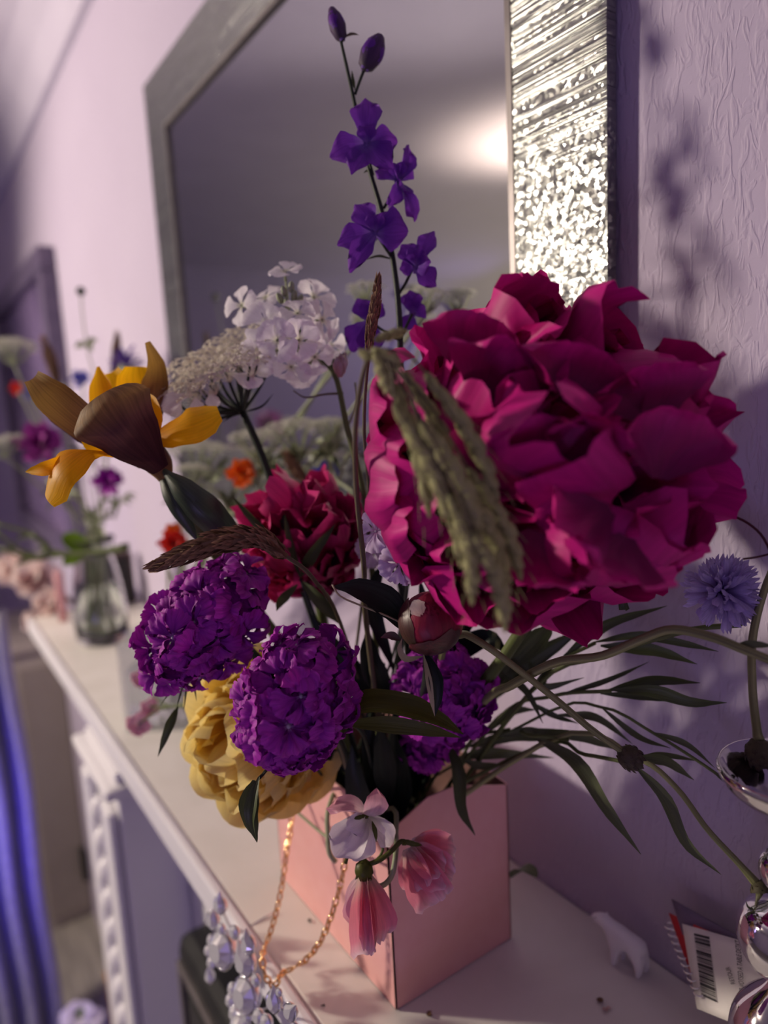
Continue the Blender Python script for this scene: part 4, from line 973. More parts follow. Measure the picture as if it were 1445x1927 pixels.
spray('spray of pointed blades level with the dark bud, tips to the right', [boxpt(), (930, 1360, .36), (1040, 1310, .335), (1150, 1300, .32)],
      [([(1150, 1298, .32), (1230, 1300, .312), (1300, 1320, .306), (1368, 1322, .304)], 26), ([(1140, 1300, .322), (1230, 1280, .318), (1318, 1285, .312)], 22), ([(1130, 1305, .322), (1215, 1310, .32), (1260, 1320, .318)], 16), ([(1000, 1322, .342), (1040, 1345, .34), (1090, 1362, .338)], 12), ([(1060, 1305, .33), (1140, 1280, .325), (1222, 1245, .322)], 12)], mat='leaf')
spray('upper spray of dark blades directly under the big peony', [boxpt(), (920, 1330, .36), (1020, 1260, .34), (1120, 1210, .325)],
      [([(1120, 1208, .325), (1200, 1195, .318), (1285, 1210, .312), (1352, 1226, .308)], 18), ([(1130, 1215, .325), (1220, 1222, .318), (1312, 1250, .31)], 26), ([(1060, 1235, .33), (1140, 1175, .322), (1255, 1140, .318)], 22), ([(1000, 1268, .342), (960, 1230, .345), (930, 1212, .345)], 20), ([(1040, 1245, .335), (1020, 1290, .335), (1100, 1275, .33)], 20), ([(940, 1262, .345), (990, 1300, .338), (1022, 1362, .332)], 14)], mat='leaf')
spray('thin forked stalk reaching toward the chrome candle dish', [boxpt(), (1010, 1350, .345), (1130, 1330, .322), (1230, 1380, .312), (1310, 1430, .305), (1385, 1482, .30)],
      [([(1130, 1330, .322), (1200, 1385, .314), (1262, 1408, .31)], 12), ([(1225, 1377, .312), (1290, 1400, .308), (1345, 1445, .304)], 12), ([(1345, 1455, .302), (1370, 1466, .3005), (1390, 1484, .30)], 18), ([(1050, 1345, .335), (1120, 1350, .33), (1190, 1400, .325)], 16)], r=.0007)
spray('spray of blunt grey blades lying across the back rim of the pink box', [boxpt(), (850, 1420, .39), (900, 1385, .37), (960, 1372, .362)],
      [([(862, 1425, .375), (930, 1415, .365), (1042, 1426, .355)], 24), ([(880, 1405, .37), (960, 1385, .36), (1050, 1395, .352)], 22), ([(870, 1430, .37), (905, 1440, .365), (945, 1438, .362)], 16), ([(900, 1388, .37), (960, 1340, .36), (1010, 1335, .352)], 18)])
spray('narrow blade curling down over the right face of the pink box', [boxpt(), (830, 1440, .375), (845, 1400, .355)],
      [([(843, 1398, .354), (862, 1450, .346), (868, 1520, .342), (894, 1572, .338)], 26)], mat='leaf')
spray('leaves beside the white carrot stem and the crimson peony', [boxpt(), (620, 1220, .375), (566, 1090, .355)],
      [([(566, 1085, .352), (590, 1040, .346), (632, 985, .344)], 24), ([(566, 1090, .354), (545, 1020, .35), (535, 965, .352)], 14), ([(570, 1095, .352), (610, 1140, .346), (640, 1175, .344)], 26), ([(560, 1100, .35), (530, 1130, .345), (520, 1150, .342)], 18), ([(510, 1010, .352), (482, 985, .35), (434, 930, .352)], 16)], mat='leaf', smat='stem_dark')
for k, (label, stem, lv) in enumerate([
        ('dark leaves added to fill the shade above the box opening at left', [boxpt(), (690, 1440, .375)], [([(700, 1560, .36), (672, 1480, .35), (662, 1400, .345)], 46), ([(720, 1500, .37), (640, 1420, .36), (600, 1430, .35)], 36), ([(720, 1520, .37), (700, 1420, .352), (690, 1340, .345)], 40)]),
        ('dark leaves added to fill the shade above the box opening in the middle', [boxpt(), (760, 1400, .38)], [([(740, 1560, .37), (748, 1460, .355), (740, 1370, .345)], 56), ([(780, 1500, .38), (770, 1400, .36), (735, 1300, .34)], 50), ([(790, 1470, .38), (830, 1400, .36), (860, 1350, .352)], 40), ([(730, 1520, .362), (722, 1430, .348), (712, 1360, .342)], 44)]),
        ('dark leaves added to fill the shade behind the peony bud', [boxpt(), (720, 1250, .36)], [([(740, 1330, .36), (700, 1250, .345), (690, 1180, .34)], 46), ([(760, 1300, .36), (800, 1190, .345), (790, 1090, .34)], 44), ([(760, 1300, .37), (860, 1180, .35), (900, 1120, .345)], 50), ([(730, 1340, .37), (640, 1230, .355), (580, 1150, .352)], 44), ([(780, 1290, .365), (900, 1200, .345), (960, 1230, .335)], 44), ([(740, 1260, .355), (700, 1130, .345), (730, 1040, .35)], 30)]),
        ('dark leaves added to fill the shade under the big peony near the wall', [boxpt(), (900, 1260, .36)], [([(880, 1330, .37), (960, 1230, .345), (1000, 1180, .335)], 46), ([(900, 1330, .37), (1000, 1240, .345), (1100, 1180, .33)], 40), ([(910, 1300, .36), (1010, 1200, .335), (1035, 1170, .325)], 40)])]):
    spray(label, stem, lv, r=.0016, mat='leaf_black' if k != 3 else 'leaf', name='dark_filler_leaves', smat='stem_dark')  # dark blades added to fill the bouquet's shaded middle

# ------------------------------------------------------------------ sweet peas hanging over the front corner of the box
SPW = lib('petal', M['sweetpea_white'], 4, prof=[(0, .25), (.3, .75), (.65, 1), (.88, .9), (1, .5)], cup=.18, bend=.12, curl=-.12, ruf=.07, rf=1.5, roundness=.2, crum=.08, nu=10, nv=9)
SPP = lib('petal', M['sweetpea_pink'], 4, prof=[(0, .4), (.3, .85), (.65, 1), (.88, .95), (1, .75)], cup=.26, bend=.12, curl=.08, ruf=.07, rf=1.8, roundness=.12, crum=.10, tooth=.06, tk=3, nu=10, nv=9)
SPB = lib('petal', M['sweetpea_blush'], 4, prof=[(0, .3), (.3, .8), (.65, 1), (.88, .8), (1, .15)], cup=.18, bend=.12, curl=-.1, ruf=.07, rf=1.5, roundness=.15, crum=.08, nu=10, nv=9)
sd = .306; ss = sd / F
CALYX = lambda t, x, y, d, ax, s=1.0: [leaf(t, [(x, y, d), (x + ax[0] * 14 * s + q * 8, y + ax[1] * 14 * s + abs(q) * 2, d - .001), (x + ax[0] * 28 * s + q * 16, y + ax[1] * 26 * s, d)], 11 * ss * s, 'leaf_olive', 'sepal', fold=-.2) for q in (-1, 0, 1)]
sp1 = thing('sweet_pea', P(670, 1616, sd), 'white sweet pea blossom with blush wings in front of the pink box', 'flower', 'sweet peas hanging over the box')
b0 = (690, 1536, sd)
for lb, tip, w, n, k in [(SPB, (616, 1516, sd - .003), 40, -FX * .5 + UX, 0), (SPB, (712, 1488, sd - .002), 56, -FX + RX * .6, 1), (SPW, (742, 1592, sd + .002), 46, -FX + RX, 2), (SPW, (628, 1612, sd - .006), 74, -FX - RX * .3, 0), (SPW, (668, 1625, sd - .004), 60, -FX, 1), (SPW, (655, 1560, sd - .007), 46, -FX, 3), (SPW, (700, 1590, sd - .001), 60, -FX + RX * .4, 2)]:
    hand_petal(sp1, lb, P(*b0), P(*tip), n, w * ss, k)
CALYX(sp1, 688, 1534, sd - .005, (-.5, .3), .8)
leaf(sp1, [(700, 1545, sd - .005), (706, 1565, sd - .006), (708, 1585, sd - .005)], 9 * ss, 'leaf_olive', 'sepal')
pstem(sp1, [(690, 1536, sd), (712, 1540, sd + .006), (720, 1600, sd + .008), (700, 1625, sd + .004), (690, 1630, sd)], .0007, 'stem', n=14)
sp2 = thing('sweet_pea', P(815, 1700, sd), 'deep pink crumpled sweet pea hanging in front of the right box face', 'flower', 'sweet peas hanging over the box')
b0 = (772, 1594, sd)
for lb, tip, w, n, k in [(SPP, (828, 1692, sd - .002), 84, -FX, 0), (SPP, (858, 1612, sd), 76, -FX + RX * .4 + UX * .4, 1), (SPP, (852, 1655, sd - .006), 82, -FX, 2), (SPP, (800, 1672, sd - .005), 66, -FX - RX * .3, 3), (SPP, (842, 1600, sd + .003), 50, -FX + UX, 0), (SPB, (822, 1698, sd + .003), 70, -FX, 1), (SPP, (838, 1640, sd - .008), 60, -FX + UX * .3, 2)]:
    hand_petal(sp2, lb, P(*b0), P(*tip), n, w * ss, k)
CALYX(sp2, 758, 1582, sd - .003, (.8, .35))
pstem(sp2, [(690, 1628, sd), (715, 1618, sd - .001), (738, 1600, sd), (752, 1585, sd), (762, 1584, sd)], .0011, 'leaf_olive', n=12)
sp3 = thing('sweet_pea', P(690, 1790, sd), 'closed pink sweet pea hanging straight down before the box corner', 'flower', 'sweet peas hanging over the box')
b0 = (686, 1645, sd)
for lb, tip, w, n, k in [(SPP, (700, 1790, sd - .003), 46, -FX - RX * .2, 0), (SPP, (716, 1776, sd - .002), 44, -FX + RX * .7, 1), (SPB, (672, 1772, sd - .003), 42, -FX - RX * .8, 2), (SPP, (686, 1792, sd + .004), 54, FX, 3), (SPB, (668, 1760, sd + .002), 40, -RX, 1), (SPP, (690, 1788, sd - .006), 34, -FX + RX * .2, 2)]:
    hand_petal(sp3, lb, P(*b0), P(*tip), n, w * ss, k)
CALYX(sp3, 684, 1630, sd - .002, (0, 1)); 
lathe('calyx', [(.0012, 0), (.0036, .002), (.0042, .005), (.003, .008)], P(685, 1618, sd), M['leaf_olive'], sp3, axis=-UX, n=10)
pstem(sp3, [(684, 1620, sd), (668, 1610, sd), (656, 1605, sd + .001), (650, 1625, sd)], .0008, 'leaf_olive', n=10)
tdl = thing('sweet_pea_stalk', P(690, 1660, sd), 'pale curling sweet pea stalk looping before the pink box', 'stem')
pstem(tdl, [boxpt(), (735, 1520, .352), (745, 1575, .325), (744, 1612, sd + .004), (736, 1650, sd + .002), (715, 1668, sd), (698, 1655, sd), (690, 1630, sd)], .0012, 'stem_pale', n=26)
pstem(tdl, [boxpt(), (640, 1490, .39), (618, 1524, .372), (617, 1570, .365), (620, 1605, .362), (632, 1622, .362)], .0013, 'stem_pale', 'side_stalk', n=20)
pstem(tdl, [(548, 1519, .40), (590, 1555, .385), (626, 1584, .370), (650, 1600, .35), (686, 1622, .316)], .0008, 'stem_pale', 'side_stalk', n=14)
ls_ = thing('rose_leaf', P(478, 1500, .297), 'small dark leaf hanging below the purple head over the rose', 'leaf')
leaf(ls_, [(488, 1462, .288), (478, 1510, .284), (474, 1545, .284), (484, 1586, .288)], 30 * .288 / F, 'leaf', 'blade', fold=.3, nrm=-FX - RX * .6)
pstem(ls_, [(488, 1464, .2885), (520, 1440, .31), (600, 1450, .35), boxpt()], .0007, 'stem_dark')

# ------------------------------------------------------------------ gold chain
def link_mesh():
    vs_, fs = [], []; n, s_ = 16, 6
    for i in range(n):
        a = 2 * PI * i / n; c = V((.36 * math.cos(a), .62 * math.sin(a), 0)); o_ = V((math.cos(a) * .62, math.sin(a) * .36, 0)).normalized()
        for j in range(s_):
            b = 2 * PI * j / s_; vs_.append(c + o_ * (.15 * math.cos(b)) + V((0, 0, .15 * math.sin(b))))
    for i in range(n):
        for j in range(s_):
            fs.append([i * s_ + j, ((i + 1) % n) * s_ + j, ((i + 1) % n) * s_ + (j + 1) % s_, i * s_ + (j + 1) % s_])
    return mesh('link', vs_, fs, M['gold'])
LINK = link_mesh()
ch = thing('gold_chain', V((-.345, .1315, SH)), 'fine gold link chain hanging from the box over the shelf edge', 'chain')
pitch = .0042
path = [V((-.372, .166, Z0 - .200)), on_y(548, 1530, .158), on_y(540, 1600, .149), on_y(528, 1680, .141), on_y(512, 1745, .134), on_y(497, 1785, .1275), on_y(493, 1805, .1225), on_y(499, 1835, .1215), on_y(515, 1858, .1215),
        on_y(523, 1845, .1225), on_y(530, 1832, .128), on_y(552, 1822, .134), on_y(578, 1804, .139), on_y(604, 1770, .144), on_y(622, 1728, .148), on_y(634, 1690, .152), on_y(645, 1645, .156), on_y(652, 1600, .160), on_y(655, 1540, .166)]
sp = catmull(path, 600); acc = 0; last = sp[0]; k = 0
for a, b in zip(sp, sp[1:]):
    acc += (b - a).length
    if acc >= pitch:
        t = (b - last).normalized(); last = b; acc = 0
        n = t.orthogonal().normalized(); n = Matrix.Rotation((k % 2) * PI / 2 + .6 + .1 * math.sin(k), 3, t) @ n; k += 1
        part('link', LINK, ch, frame(b - t * pitch * .5, b + t * pitch * .5, n, pitch * .95, pitch * .95))

# ------------------------------------------------------------------ crystal garland on the shelf edge
def gem_mesh(name, n=8, h=.55, tear=0):
    vs_, fs = [], []
    rings = [(.55, h), (1.0, .12), (1.0, -.05), (.45, -.45)]
    for q, (r, z) in enumerate(rings):
        for i in range(n):
            a = 2 * PI * (i + (.5 if q % 2 else 0)) / n
            y = r * math.sin(a); y *= (1 + tear * (y > 0) * abs(math.sin(a)) ** 3)
            vs_.append(V((r * math.cos(a) * (1 - .5 * tear * max(0, y)), y, z)))
    for q in range(3):
        for i in range(n):
            a, b = q * n + i, q * n + (i + 1) % n
            c, d = (q + 1) * n + i, (q + 1) * n + (i + 1) % n
            if q % 2 == 0: fs += [[a, c, b], [b, c, d]]
            else: fs += [[a, c, d], [a, d, b]]
    fs += [list(range(n)), list(range(3 * n, 4 * n))[::-1]]
    return mesh(name, vs_, fs, M['crystal'], smooth=False)
GEM, DROP = gem_mesh('stone', 10), gem_mesh('stone', 10, tear=.8)
SETT = mesh('setting', *lathe_geo([(.0, -.75), (.8, -.7), (1.1, -.3), (1.14, .05), (1.04, .10), (1.0, -.1), (.6, -.5), (.0, -.55)], (0, 0, 0), n=14)[:2], M['silver'])
gl = thing('crystal_garland', V((-.36, .115, SH - .03)), 'sparkling cut crystal garland hanging along the shelf front', 'garland')
def gem(x, y, r, up=0, m=GEM, wy=.112):
    c = on_y(x, y, wy); rr_ = 1.18 * r * (c - V((0, 0, Z0))).dot(FX) / F
    n = V((.25, -1, .25)).normalized(); d = Matrix.Rotation(up, 3, n) @ V((0, 0, 1)); d = (d - n * d.dot(n)).normalized()
    e = d.cross(n)
    mt_ = Matrix(((*(e * rr_), 0), (*(d * rr_), 0), (*(n * rr_), 0), (0, 0, 0, 1))).transposed(); mt_.translation = c
    s = part('setting', SETT, gl, mt_); part('stone', m, s, mt_)
for x, y, r, up, m in [(413, 1704, 13, .1, DROP), (399, 1732, 13, -.1, DROP), (417, 1788, 27, 0, GEM), (396, 1770, 8, 0, GEM), (391, 1790, 8, 0, GEM), (397, 1812, 9, 0, GEM), (394, 1838, 10, .2, DROP), (440, 1755, 10, 0, GEM), (460, 1812, 20, .6, DROP), (466, 1778, 14, .3, DROP),
                       (461, 1874, 26, 0, GEM), (436, 1862, 9, 0, GEM), (432, 1884, 9, 0, GEM), (440, 1908, 11, 0, GEM), (464, 1914, 10, 0, GEM), (480, 1845, 9, 0, GEM), (514, 1886, 15, .1, DROP), (524, 1868, 6, 0, GEM), (545, 1905, 13, -.6, DROP), (486, 1915, 12, 0, GEM), (500, 1925, 12, 0, GEM), (450, 1936, 20, 0, GEM), (415, 1748, 8, 0, GEM)]:
    gem(x, y, r, up, m)
wire = [on_y(x, y, .1165) for x, y in ((410, 1690), (405, 1740), (425, 1780), (458, 1810), (462, 1870), (490, 1900), (520, 1890), (560, 1930))]
tube('wire', wire, .0006, M['silver'], gl, n=30, sides=5)
tube('hanger', [on_y(410, 1690, .1165), V((on_y(410, 1690, .1165).x, .125, SH + .002)), V((on_y(410, 1690, .1165).x, .15, SH + .0012))], .0006, M['silver'], gl, n=10, sides=5)

# ------------------------------------------------------------------ polar bear figurine
def bear():
    base = on_z(1196, 1812, SH)
    base = V((-.2115, .281, SH))
    s = .0225
    J = {'rump': (.40, 0, .62), 'hip': (.30, 0, .66), 'mid': (.02, 0, .68), 'sho': (-.26, 0, .66), 'neck': (-.52, 0, .79), 'head': (-.74, 0, .88), 'muz': (-.95, 0, .82), 'nose': (-1.05, 0, .80),
         'fl1': (-.28, -.13, .42), 'fl2': (-.31, -.14, .18), 'fl3': (-.33, -.14, .05), 'ff': (-.42, -.14, .045), 'fr1': (-.24, .13, .42), 'fr2': (-.22, .14, .18), 'fr3': (-.22, .14, .05), 'fg': (-.32, .14, .045),
         'hl1': (.34, -.13, .42), 'hl2': (.40, -.14, .20), 'hl3': (.36, -.14, .05), 'hf': (.27, -.14, .045), 'hr1': (.34, .13, .42), 'hr2': (.44, .14, .20), 'hr3': (.42, .14, .05), 'hg': (.33, .14, .045), 'tail': (.56, 0, .60)}
    Rr = {'rump': .18, 'hip': .215, 'mid': .20, 'sho': .20, 'neck': .135, 'head': .145, 'muz': .085, 'nose': .06, 'tail': .05, 'fl1': .13, 'fl2': .095, 'fl3': .085, 'ff': .06, 'fr1': .13, 'fr2': .095, 'fr3': .085, 'fg': .06, 'hl1': .15, 'hl2': .10, 'hl3': .085, 'hf': .06, 'hr1': .15, 'hr2': .10, 'hr3': .085, 'hg': .06}
    E = [('hip', 'rump'), ('hip', 'mid'), ('mid', 'sho'), ('sho', 'neck'), ('neck', 'head'), ('head', 'muz'), ('muz', 'nose'), ('sho', 'fl1'), ('fl1', 'fl2'), ('fl2', 'fl3'), ('fl3', 'ff'), ('sho', 'fr1'), ('fr1', 'fr2'), ('fr2', 'fr3'), ('fr3', 'fg'), ('hip', 'hl1'), ('hl1', 'hl2'), ('hl2', 'hl3'), ('hl3', 'hf'), ('hip', 'hr1'), ('hr1', 'hr2'), ('hr2', 'hr3'), ('hr3', 'hg'), ('rump', 'tail')]
    J = {k: (a * .86, b, c * 1.12) for k, (a, b, c) in J.items()}
    for k in Rr:
        if k[:2] in ('fl', 'fr', 'hl', 'hr'): Rr[k] *= 1.05
        if k in ('head', 'muz', 'nose', 'neck'): Rr[k] *= 1.30
    ks = ['hip'] + [k for k in J if k != 'hip']; ix = {k: i for i, k in enumerate(ks)}
    m = D.meshes.new('polar_bear_figurine'); m.from_pydata([V(J[k]) * s for k in ks], [(ix[a], ix[b]) for a, b in E], [])
    o = D.objects.new('tmp', m); COL.objects.link(o)
    o.modifiers.new('skin', 'SKIN'); sv = m.skin_vertices[0].data
    for k in ks: sv[ix[k]].radius = (Rr[k] * s, Rr[k] * s)
    sv[0].use_root = True
    ss_ = o.modifiers.new('sub', 'SUBSURF'); ss_.levels = 2
    rm = o.modifiers.new('re', 'REMESH'); rm.mode = 'VOXEL'; rm.voxel_size = s * .045; rm.use_smooth_shade = True
    sm = o.modifiers.new('sm', 'SMOOTH'); sm.iterations = 4; sm.factor = .5
    bpy.context.view_layer.update()
    me = D.meshes.new_from_object(o.evaluated_get(bpy.context.evaluated_depsgraph_get()))
    D.objects.remove(o)
    me.materials.clear(); me.materials.append(M['bear']); me.polygons.foreach_set('use_smooth', [True] * len(me.polygons))
    mt_ = Matrix.Translation(base) @ Matrix.Rotation(math.radians(12), 4, 'Z')
    zmin = min(v.co.z for v in me.vertices); me.transform(Matrix.Translation((0, 0, -zmin))); me.transform(mt_)
    o = solo('polar_bear_figurine', me, 'tiny white plastic polar bear standing against the wall', 'figurine', base)
    for sd_ in (-1, 1):
        c = mt_ @ V((-.565 * s, sd_ * .095 * s, 1.06 * s - zmin))
        lathe('ear', ball_prof(.045 * s, 6), c, M['bear'], o, n=8)
        lathe('eye', ball_prof(.016 * s, 5), mt_ @ V((-.755 * s, sd_ * .105 * s, 1.0 * s - zmin)), M['ink'], o, n=8)
    lathe('nose', ball_prof(.03 * s, 5), mt_ @ V((-.905 * s, 0, .895 * s - zmin)), M['bear'], o, n=8)
bear()

# ------------------------------------------------------------------ notebook and price tag
nb = thing('spiral_notebook', V((-.15, .288, SH)), 'red notebook with wire spiral leaning on the wall, right', 'notebook')
def sheet(name, px, y0, mat, parent, th=.0006, lean=0.0, bendw=0.0, n=10):
    """rigid sheet given by four picture corners (tl, tr, br, bl) on a plane near the wall"""
    c = [on_y(x, y, y0 + dy) for (x, y, dy) in px]
    vs_, fs, uv = [], [], []
    nn = (c[1] - c[0]).cross(c[3] - c[0]).normalized()
    if nn.y > 0: nn = -nn
    for q in (0, 1):
        for j in range(n + 1):
            for i in range(n + 1):
                u, v = i / n, j / n
                p = c[0].lerp(c[1], u).lerp(c[3].lerp(c[2], u), v)
                vs_.append(p + nn * (bendw * math.sin(PI * v) * (1 - u) - th * q)); uv.append((u, 1 - v))
    K = (n + 1) ** 2
    for j in range(n):
        for i in range(n):
            a = j * (n + 1) + i; fs.append([a, a + 1, a + n + 2, a + n + 1]); fs.append([K + a, K + a + n + 1, K + a + n + 2, K + a + 1])
    b = [i for i in range(n + 1)] + [(j + 1) * (n + 1) - 1 for j in range(1, n + 1)] + [n * (n + 1) + i for i in range(n - 1, -1, -1)] + [j * (n + 1) for j in range(n - 1, 0, -1)]
    for a, d in zip(b, b[1:] + b[:1]): fs.append([a, K + a, K + d, d])
    return part(name, mesh(name, vs_, fs, mat, uv), parent), c, nn
ny = .287
sheet('back_cover', [(1263, 1692, 0), (1480, 1812, 0), (1500, 2000, -.012), (1318, 1868, -.012)], ny, M['violet_cover'], nb, .0012)
sheet('front_cover', [(1258, 1718, -.002), (1440, 1800, -.002), (1480, 1990, -.0135), (1312, 1868, -.0135)], ny, M['red_cover'], nb, .0008)
for k in range(10):
    f = k / 9
    x, y = 1258 + (1313 - 1258) * f + 2, 1742 + (1868 - 1742) * f
    c = on_y(x, y, ny - .003 - .0105 * f)
    r_ = .0024
    pts = [c + (RX * math.cos(a) * .9 - FX * math.sin(a) + UX * (.25 * math.cos(a))) * r_ for a in [i * 2 * PI / 12 for i in range(12)]]
    tube('wire_ring', pts, .00042, M['chrome'], nb, n=24, sides=6)
tg = thing('price_tag', V((-.15, .275, SH)), 'white price tag with barcode in front of the red notebook', 'tag')
ty_ = .283
_, TC, TN = sheet('tag_paper', [(1283, 1738, 0), (1480, 1795, 0), (1500, 1975, -.010), (1311, 1898, -.012)], ty_, M['paper'], tg, .0003)
def on_tag(u, v): return TC[0].lerp(TC[1], u).lerp(TC[3].lerp(TC[2], u), v) + TN * .00012
def tag_uv(px, py):
    best = None
    r = ray(px, py); p0 = TC[0]; nrm_ = (TC[1] - TC[0]).cross(TC[3] - TC[0])
    t = (p0 - V((0, 0, Z0))).dot(nrm_) / r.dot(nrm_); return V((0, 0, Z0)) + r * t + TN * .00015
bars = [(0, 6), (9, 3), (13, 2), (17, 6), (25, 1), (28, 1), (32, 1.5), (36, 1), (40, 5), (46, 3), (51, 1.5), (55, 4), (61, 2), (65, 2.5), (71, 7), (80, 3), (85, 1.5), (89, 5), (97, 2), (101, 5), (108, 2), (112, 3.5), (118, 8), (128, 3), (133, 2), (137, 3), (142, 1), (145, 6)]
vs_, fs = [], []
for s0, w_ in bars:
    for q in (s0, s0 + w_):
        f = q / 151
        a = (1306 + (1320 - 1306) * f, 1756 + (1873 - 1756) * f); b = (1335 + (1348 - 1335) * f, 1763 + (1886 - 1763) * f)
        vs_ += [tag_uv(*a), tag_uv(*b)]
    n = len(vs_) - 4; fs.append([n, n + 1, n + 3, n + 2])
part('barcode', mesh('barcode', vs_, fs, M['ink'], smooth=False), tg)
def text(name, s, pa, pb, hgt, parent, mat):
    """printed words from pixel pa to pixel pb (reading direction) on the tag"""
    cu = D.curves.new('txt', 'FONT'); cu.body = s; cu.size = 1; o = D.objects.new('txt', cu); COL.objects.link(o)
    bpy.context.view_layer.update()
    me = D.meshes.new_from_object(o.evaluated_get(bpy.context.evaluated_depsgraph_get())); D.objects.remove(o)
    xs = [v.co.x for v in me.vertices]; ys = [v.co.y for v in me.vertices]; x0, x1, y0, y1 = min(xs), max(xs), min(ys), max(ys)
    a, b = tag_uv(*pa), tag_uv(*pb); e = b - a; up_ = TN.cross(e.normalized()) * -1
    if up_.dot(RX) > 0: up_ = -up_
    h_ = hgt
    for v in me.vertices: v.co = a + e * ((v.co.x - x0) / (x1 - x0)) + up_ * ((v.co.y - y0) / (y1 - y0) * h_)
    me.materials.clear(); me.materials.append(mat); part(name, me, parent)
text('printed_text', 'RETOUR', (1384, 1851), (1373, 1819), .0024, tg, M['ink'])
text('printed_text', 'ACHATDLER VOTSED A TABLE DETKT', (1405, 1907), (1393, 1771), .0026, tg, M['ink'])
text('printed_text', '37', (1387, 1915), (1384, 1904), .0022, tg, M['ink'])

# ------------------------------------------------------------------ chrome candlestick
def smooth_prof(pr, n=90):
    q = catmull([V((r, h, 0)) for r, h in pr], n); return [(max(p.x, .00005), p.y) for p in q]
cs0 = P(1478, 1765, .262)
cst = thing('candlestick', V((cs0.x, cs0.y, SH)), 'turned chrome candlestick with wide dish at right edge', 'candlestick')
k_ = .262 / F
zz = lambda py: (P(1478, py, .262).z)
ch_ = cs0.z - SH
def crel(py): return zz(py) - SH
lathe('stem', smooth_prof([(.026, 0), (.026, .003), (.020, .006), (.012, .010), (.010, crel(2070)), (.016, crel(2040)), (.0185, crel(1990)), (.0155, crel(1930)), (.006, crel(1868)), (.006, crel(1842)), (.0135, crel(1815)), (.0165, crel(1765)), (.0135, crel(1715)), (.005, crel(1688)), (.0045, crel(1668)), (.0085, crel(1650)), (.0098, crel(1625)), (.0085, crel(1600)), (.004, crel(1580)), (.0038, crel(1540))]),
      V((cs0.x, cs0.y, SH + .0002)), M['chrome'], cst, n=40)
lathe('dish', smooth_prof([(.0038, crel(1541)), (.012, crel(1500)), (.021, crel(1462)), (.0238, crel(1440)), (.0245, crel(1428)), (.0235, crel(1420)), (.0205, crel(1436)), (.012, crel(1470)), (.0001, crel(1482))], 60), V((cs0.x, cs0.y, SH)), M['chrome'], cst, n=40)

# ------------------------------------------------------------------ background: vases, bouquets and bits at the far end of the shelf
def vase_round():
    c = on_z(182, 1212, SH) + V((-.012, .012, 0)); c.z = SH
    t = thing('round_vase', c, 'clear round glass vase of wild flowers far along the shelf', 'vase')
    o_ = [(.0001, .0003), (.030, .0003), (.034, .006), (.035, .04), (.030, .085), (.024, .115), (.026, .135), (.029, .142)]
    i_ = [(.0265, .142), (.0235, .134), (.0215, .115), (.0275, .085), (.0325, .04), (.0315, .010), (.0001, .008)]
    v, f, u = lathe_geo(o_ + i_, c, n=28); f = f[:-2]
    part('glass_body', mesh('glass_body', v, f, M['glass'], u), t)
    v, f, u = lathe_geo([(.0001, .0085), (.031, .0105), (.0320, .04), (.0275, .080), (.0001, .080)], c, n=24)
    part('water', mesh('water', v, f[:-2], M['water'], u), t)
    return c, t
VC, vr = vase_round()
cv = V((-.6775, .1435, SH)); e1_ = V((.563, .826, 0)).normalized(); e2_ = V((-e1_.y, e1_.x, 0))
sqv = thing('square_vase', cv + (e1_ + e2_) * .05, 'low clear square glass vase near the shelf edge, middle distance', 'vase')
def qb(name, a0, a1, b0, b1, z0, z1, mat):
    vs_ = [cv + e1_ * a + e2_ * b + V((0, 0, z)) for z in (z0, z1) for a, b in ((a0, b0), (a1, b0), (a1, b1), (a0, b1))]
    return part(name, mesh(name, vs_, [[3, 2, 1, 0], [4, 5, 6, 7], [0, 1, 5, 4], [1, 2, 6, 5], [2, 3, 7, 6], [3, 0, 4, 7]], mat, smooth=False), sqv)
w_, th_, hh = .096, .004, .088
qb('glass_wall', 0, w_, 0, th_, .0004, hh, M['frosted_glass']); qb('glass_wall', 0, w_, w_ * .8 - th_, w_ * .8, .0004, hh, M['frosted_glass'])
qb('glass_wall', 0, th_, th_ + .0001, w_ * .8 - th_ - .0001, .0004, hh, M['frosted_glass']); qb('glass_wall', w_ - th_, w_, th_ + .0001, w_ * .8 - th_ - .0001, .0004, hh, M['frosted_glass'])
qb('glass_base', th_ + .0001, w_ - th_ - .0001, th_ + .0001, w_ * .8 - th_ - .0001, .0004, .006, M['frosted_glass'])
qb('water', th_ + .0003, w_ - th_ - .0003, th_ + .0003, w_ * .8 - th_ - .0003, .0065, .060, M['water'])
SQC = cv + (e1_ * .5 + e2_ * .4) * w_
def invase(which, k=0):
    if which == 'r': return VC + V((rnd.uniform(-.014, .014), rnd.uniform(-.014, .014), .012))
    return SQC + V((rnd.uniform(-.02, .02), rnd.uniform(-.02, .02), .010))
def rim(which):
    if which == 'r': return VC + V((rnd.uniform(-.012, .012), rnd.uniform(-.012, .012), .135))
    return SQC + V((rnd.uniform(-.025, .025), rnd.uniform(-.02, .02), .088))
def bgstem(t, which, top, mat='stem_pale', r=.0013): pstem(t, [invase(which), rim(which), top.lerp(rim(which), .4) + V((0, 0, .01)), top], r, mat, n=14, sides=6)
def clear_of_wall(p, m=.018):
    if p.y > WY - m: p = p.copy(); k = (WY - m) / p.y; p = V((p.x * k, p.y * k, Z0 + (p.z - Z0) * k))
    return p
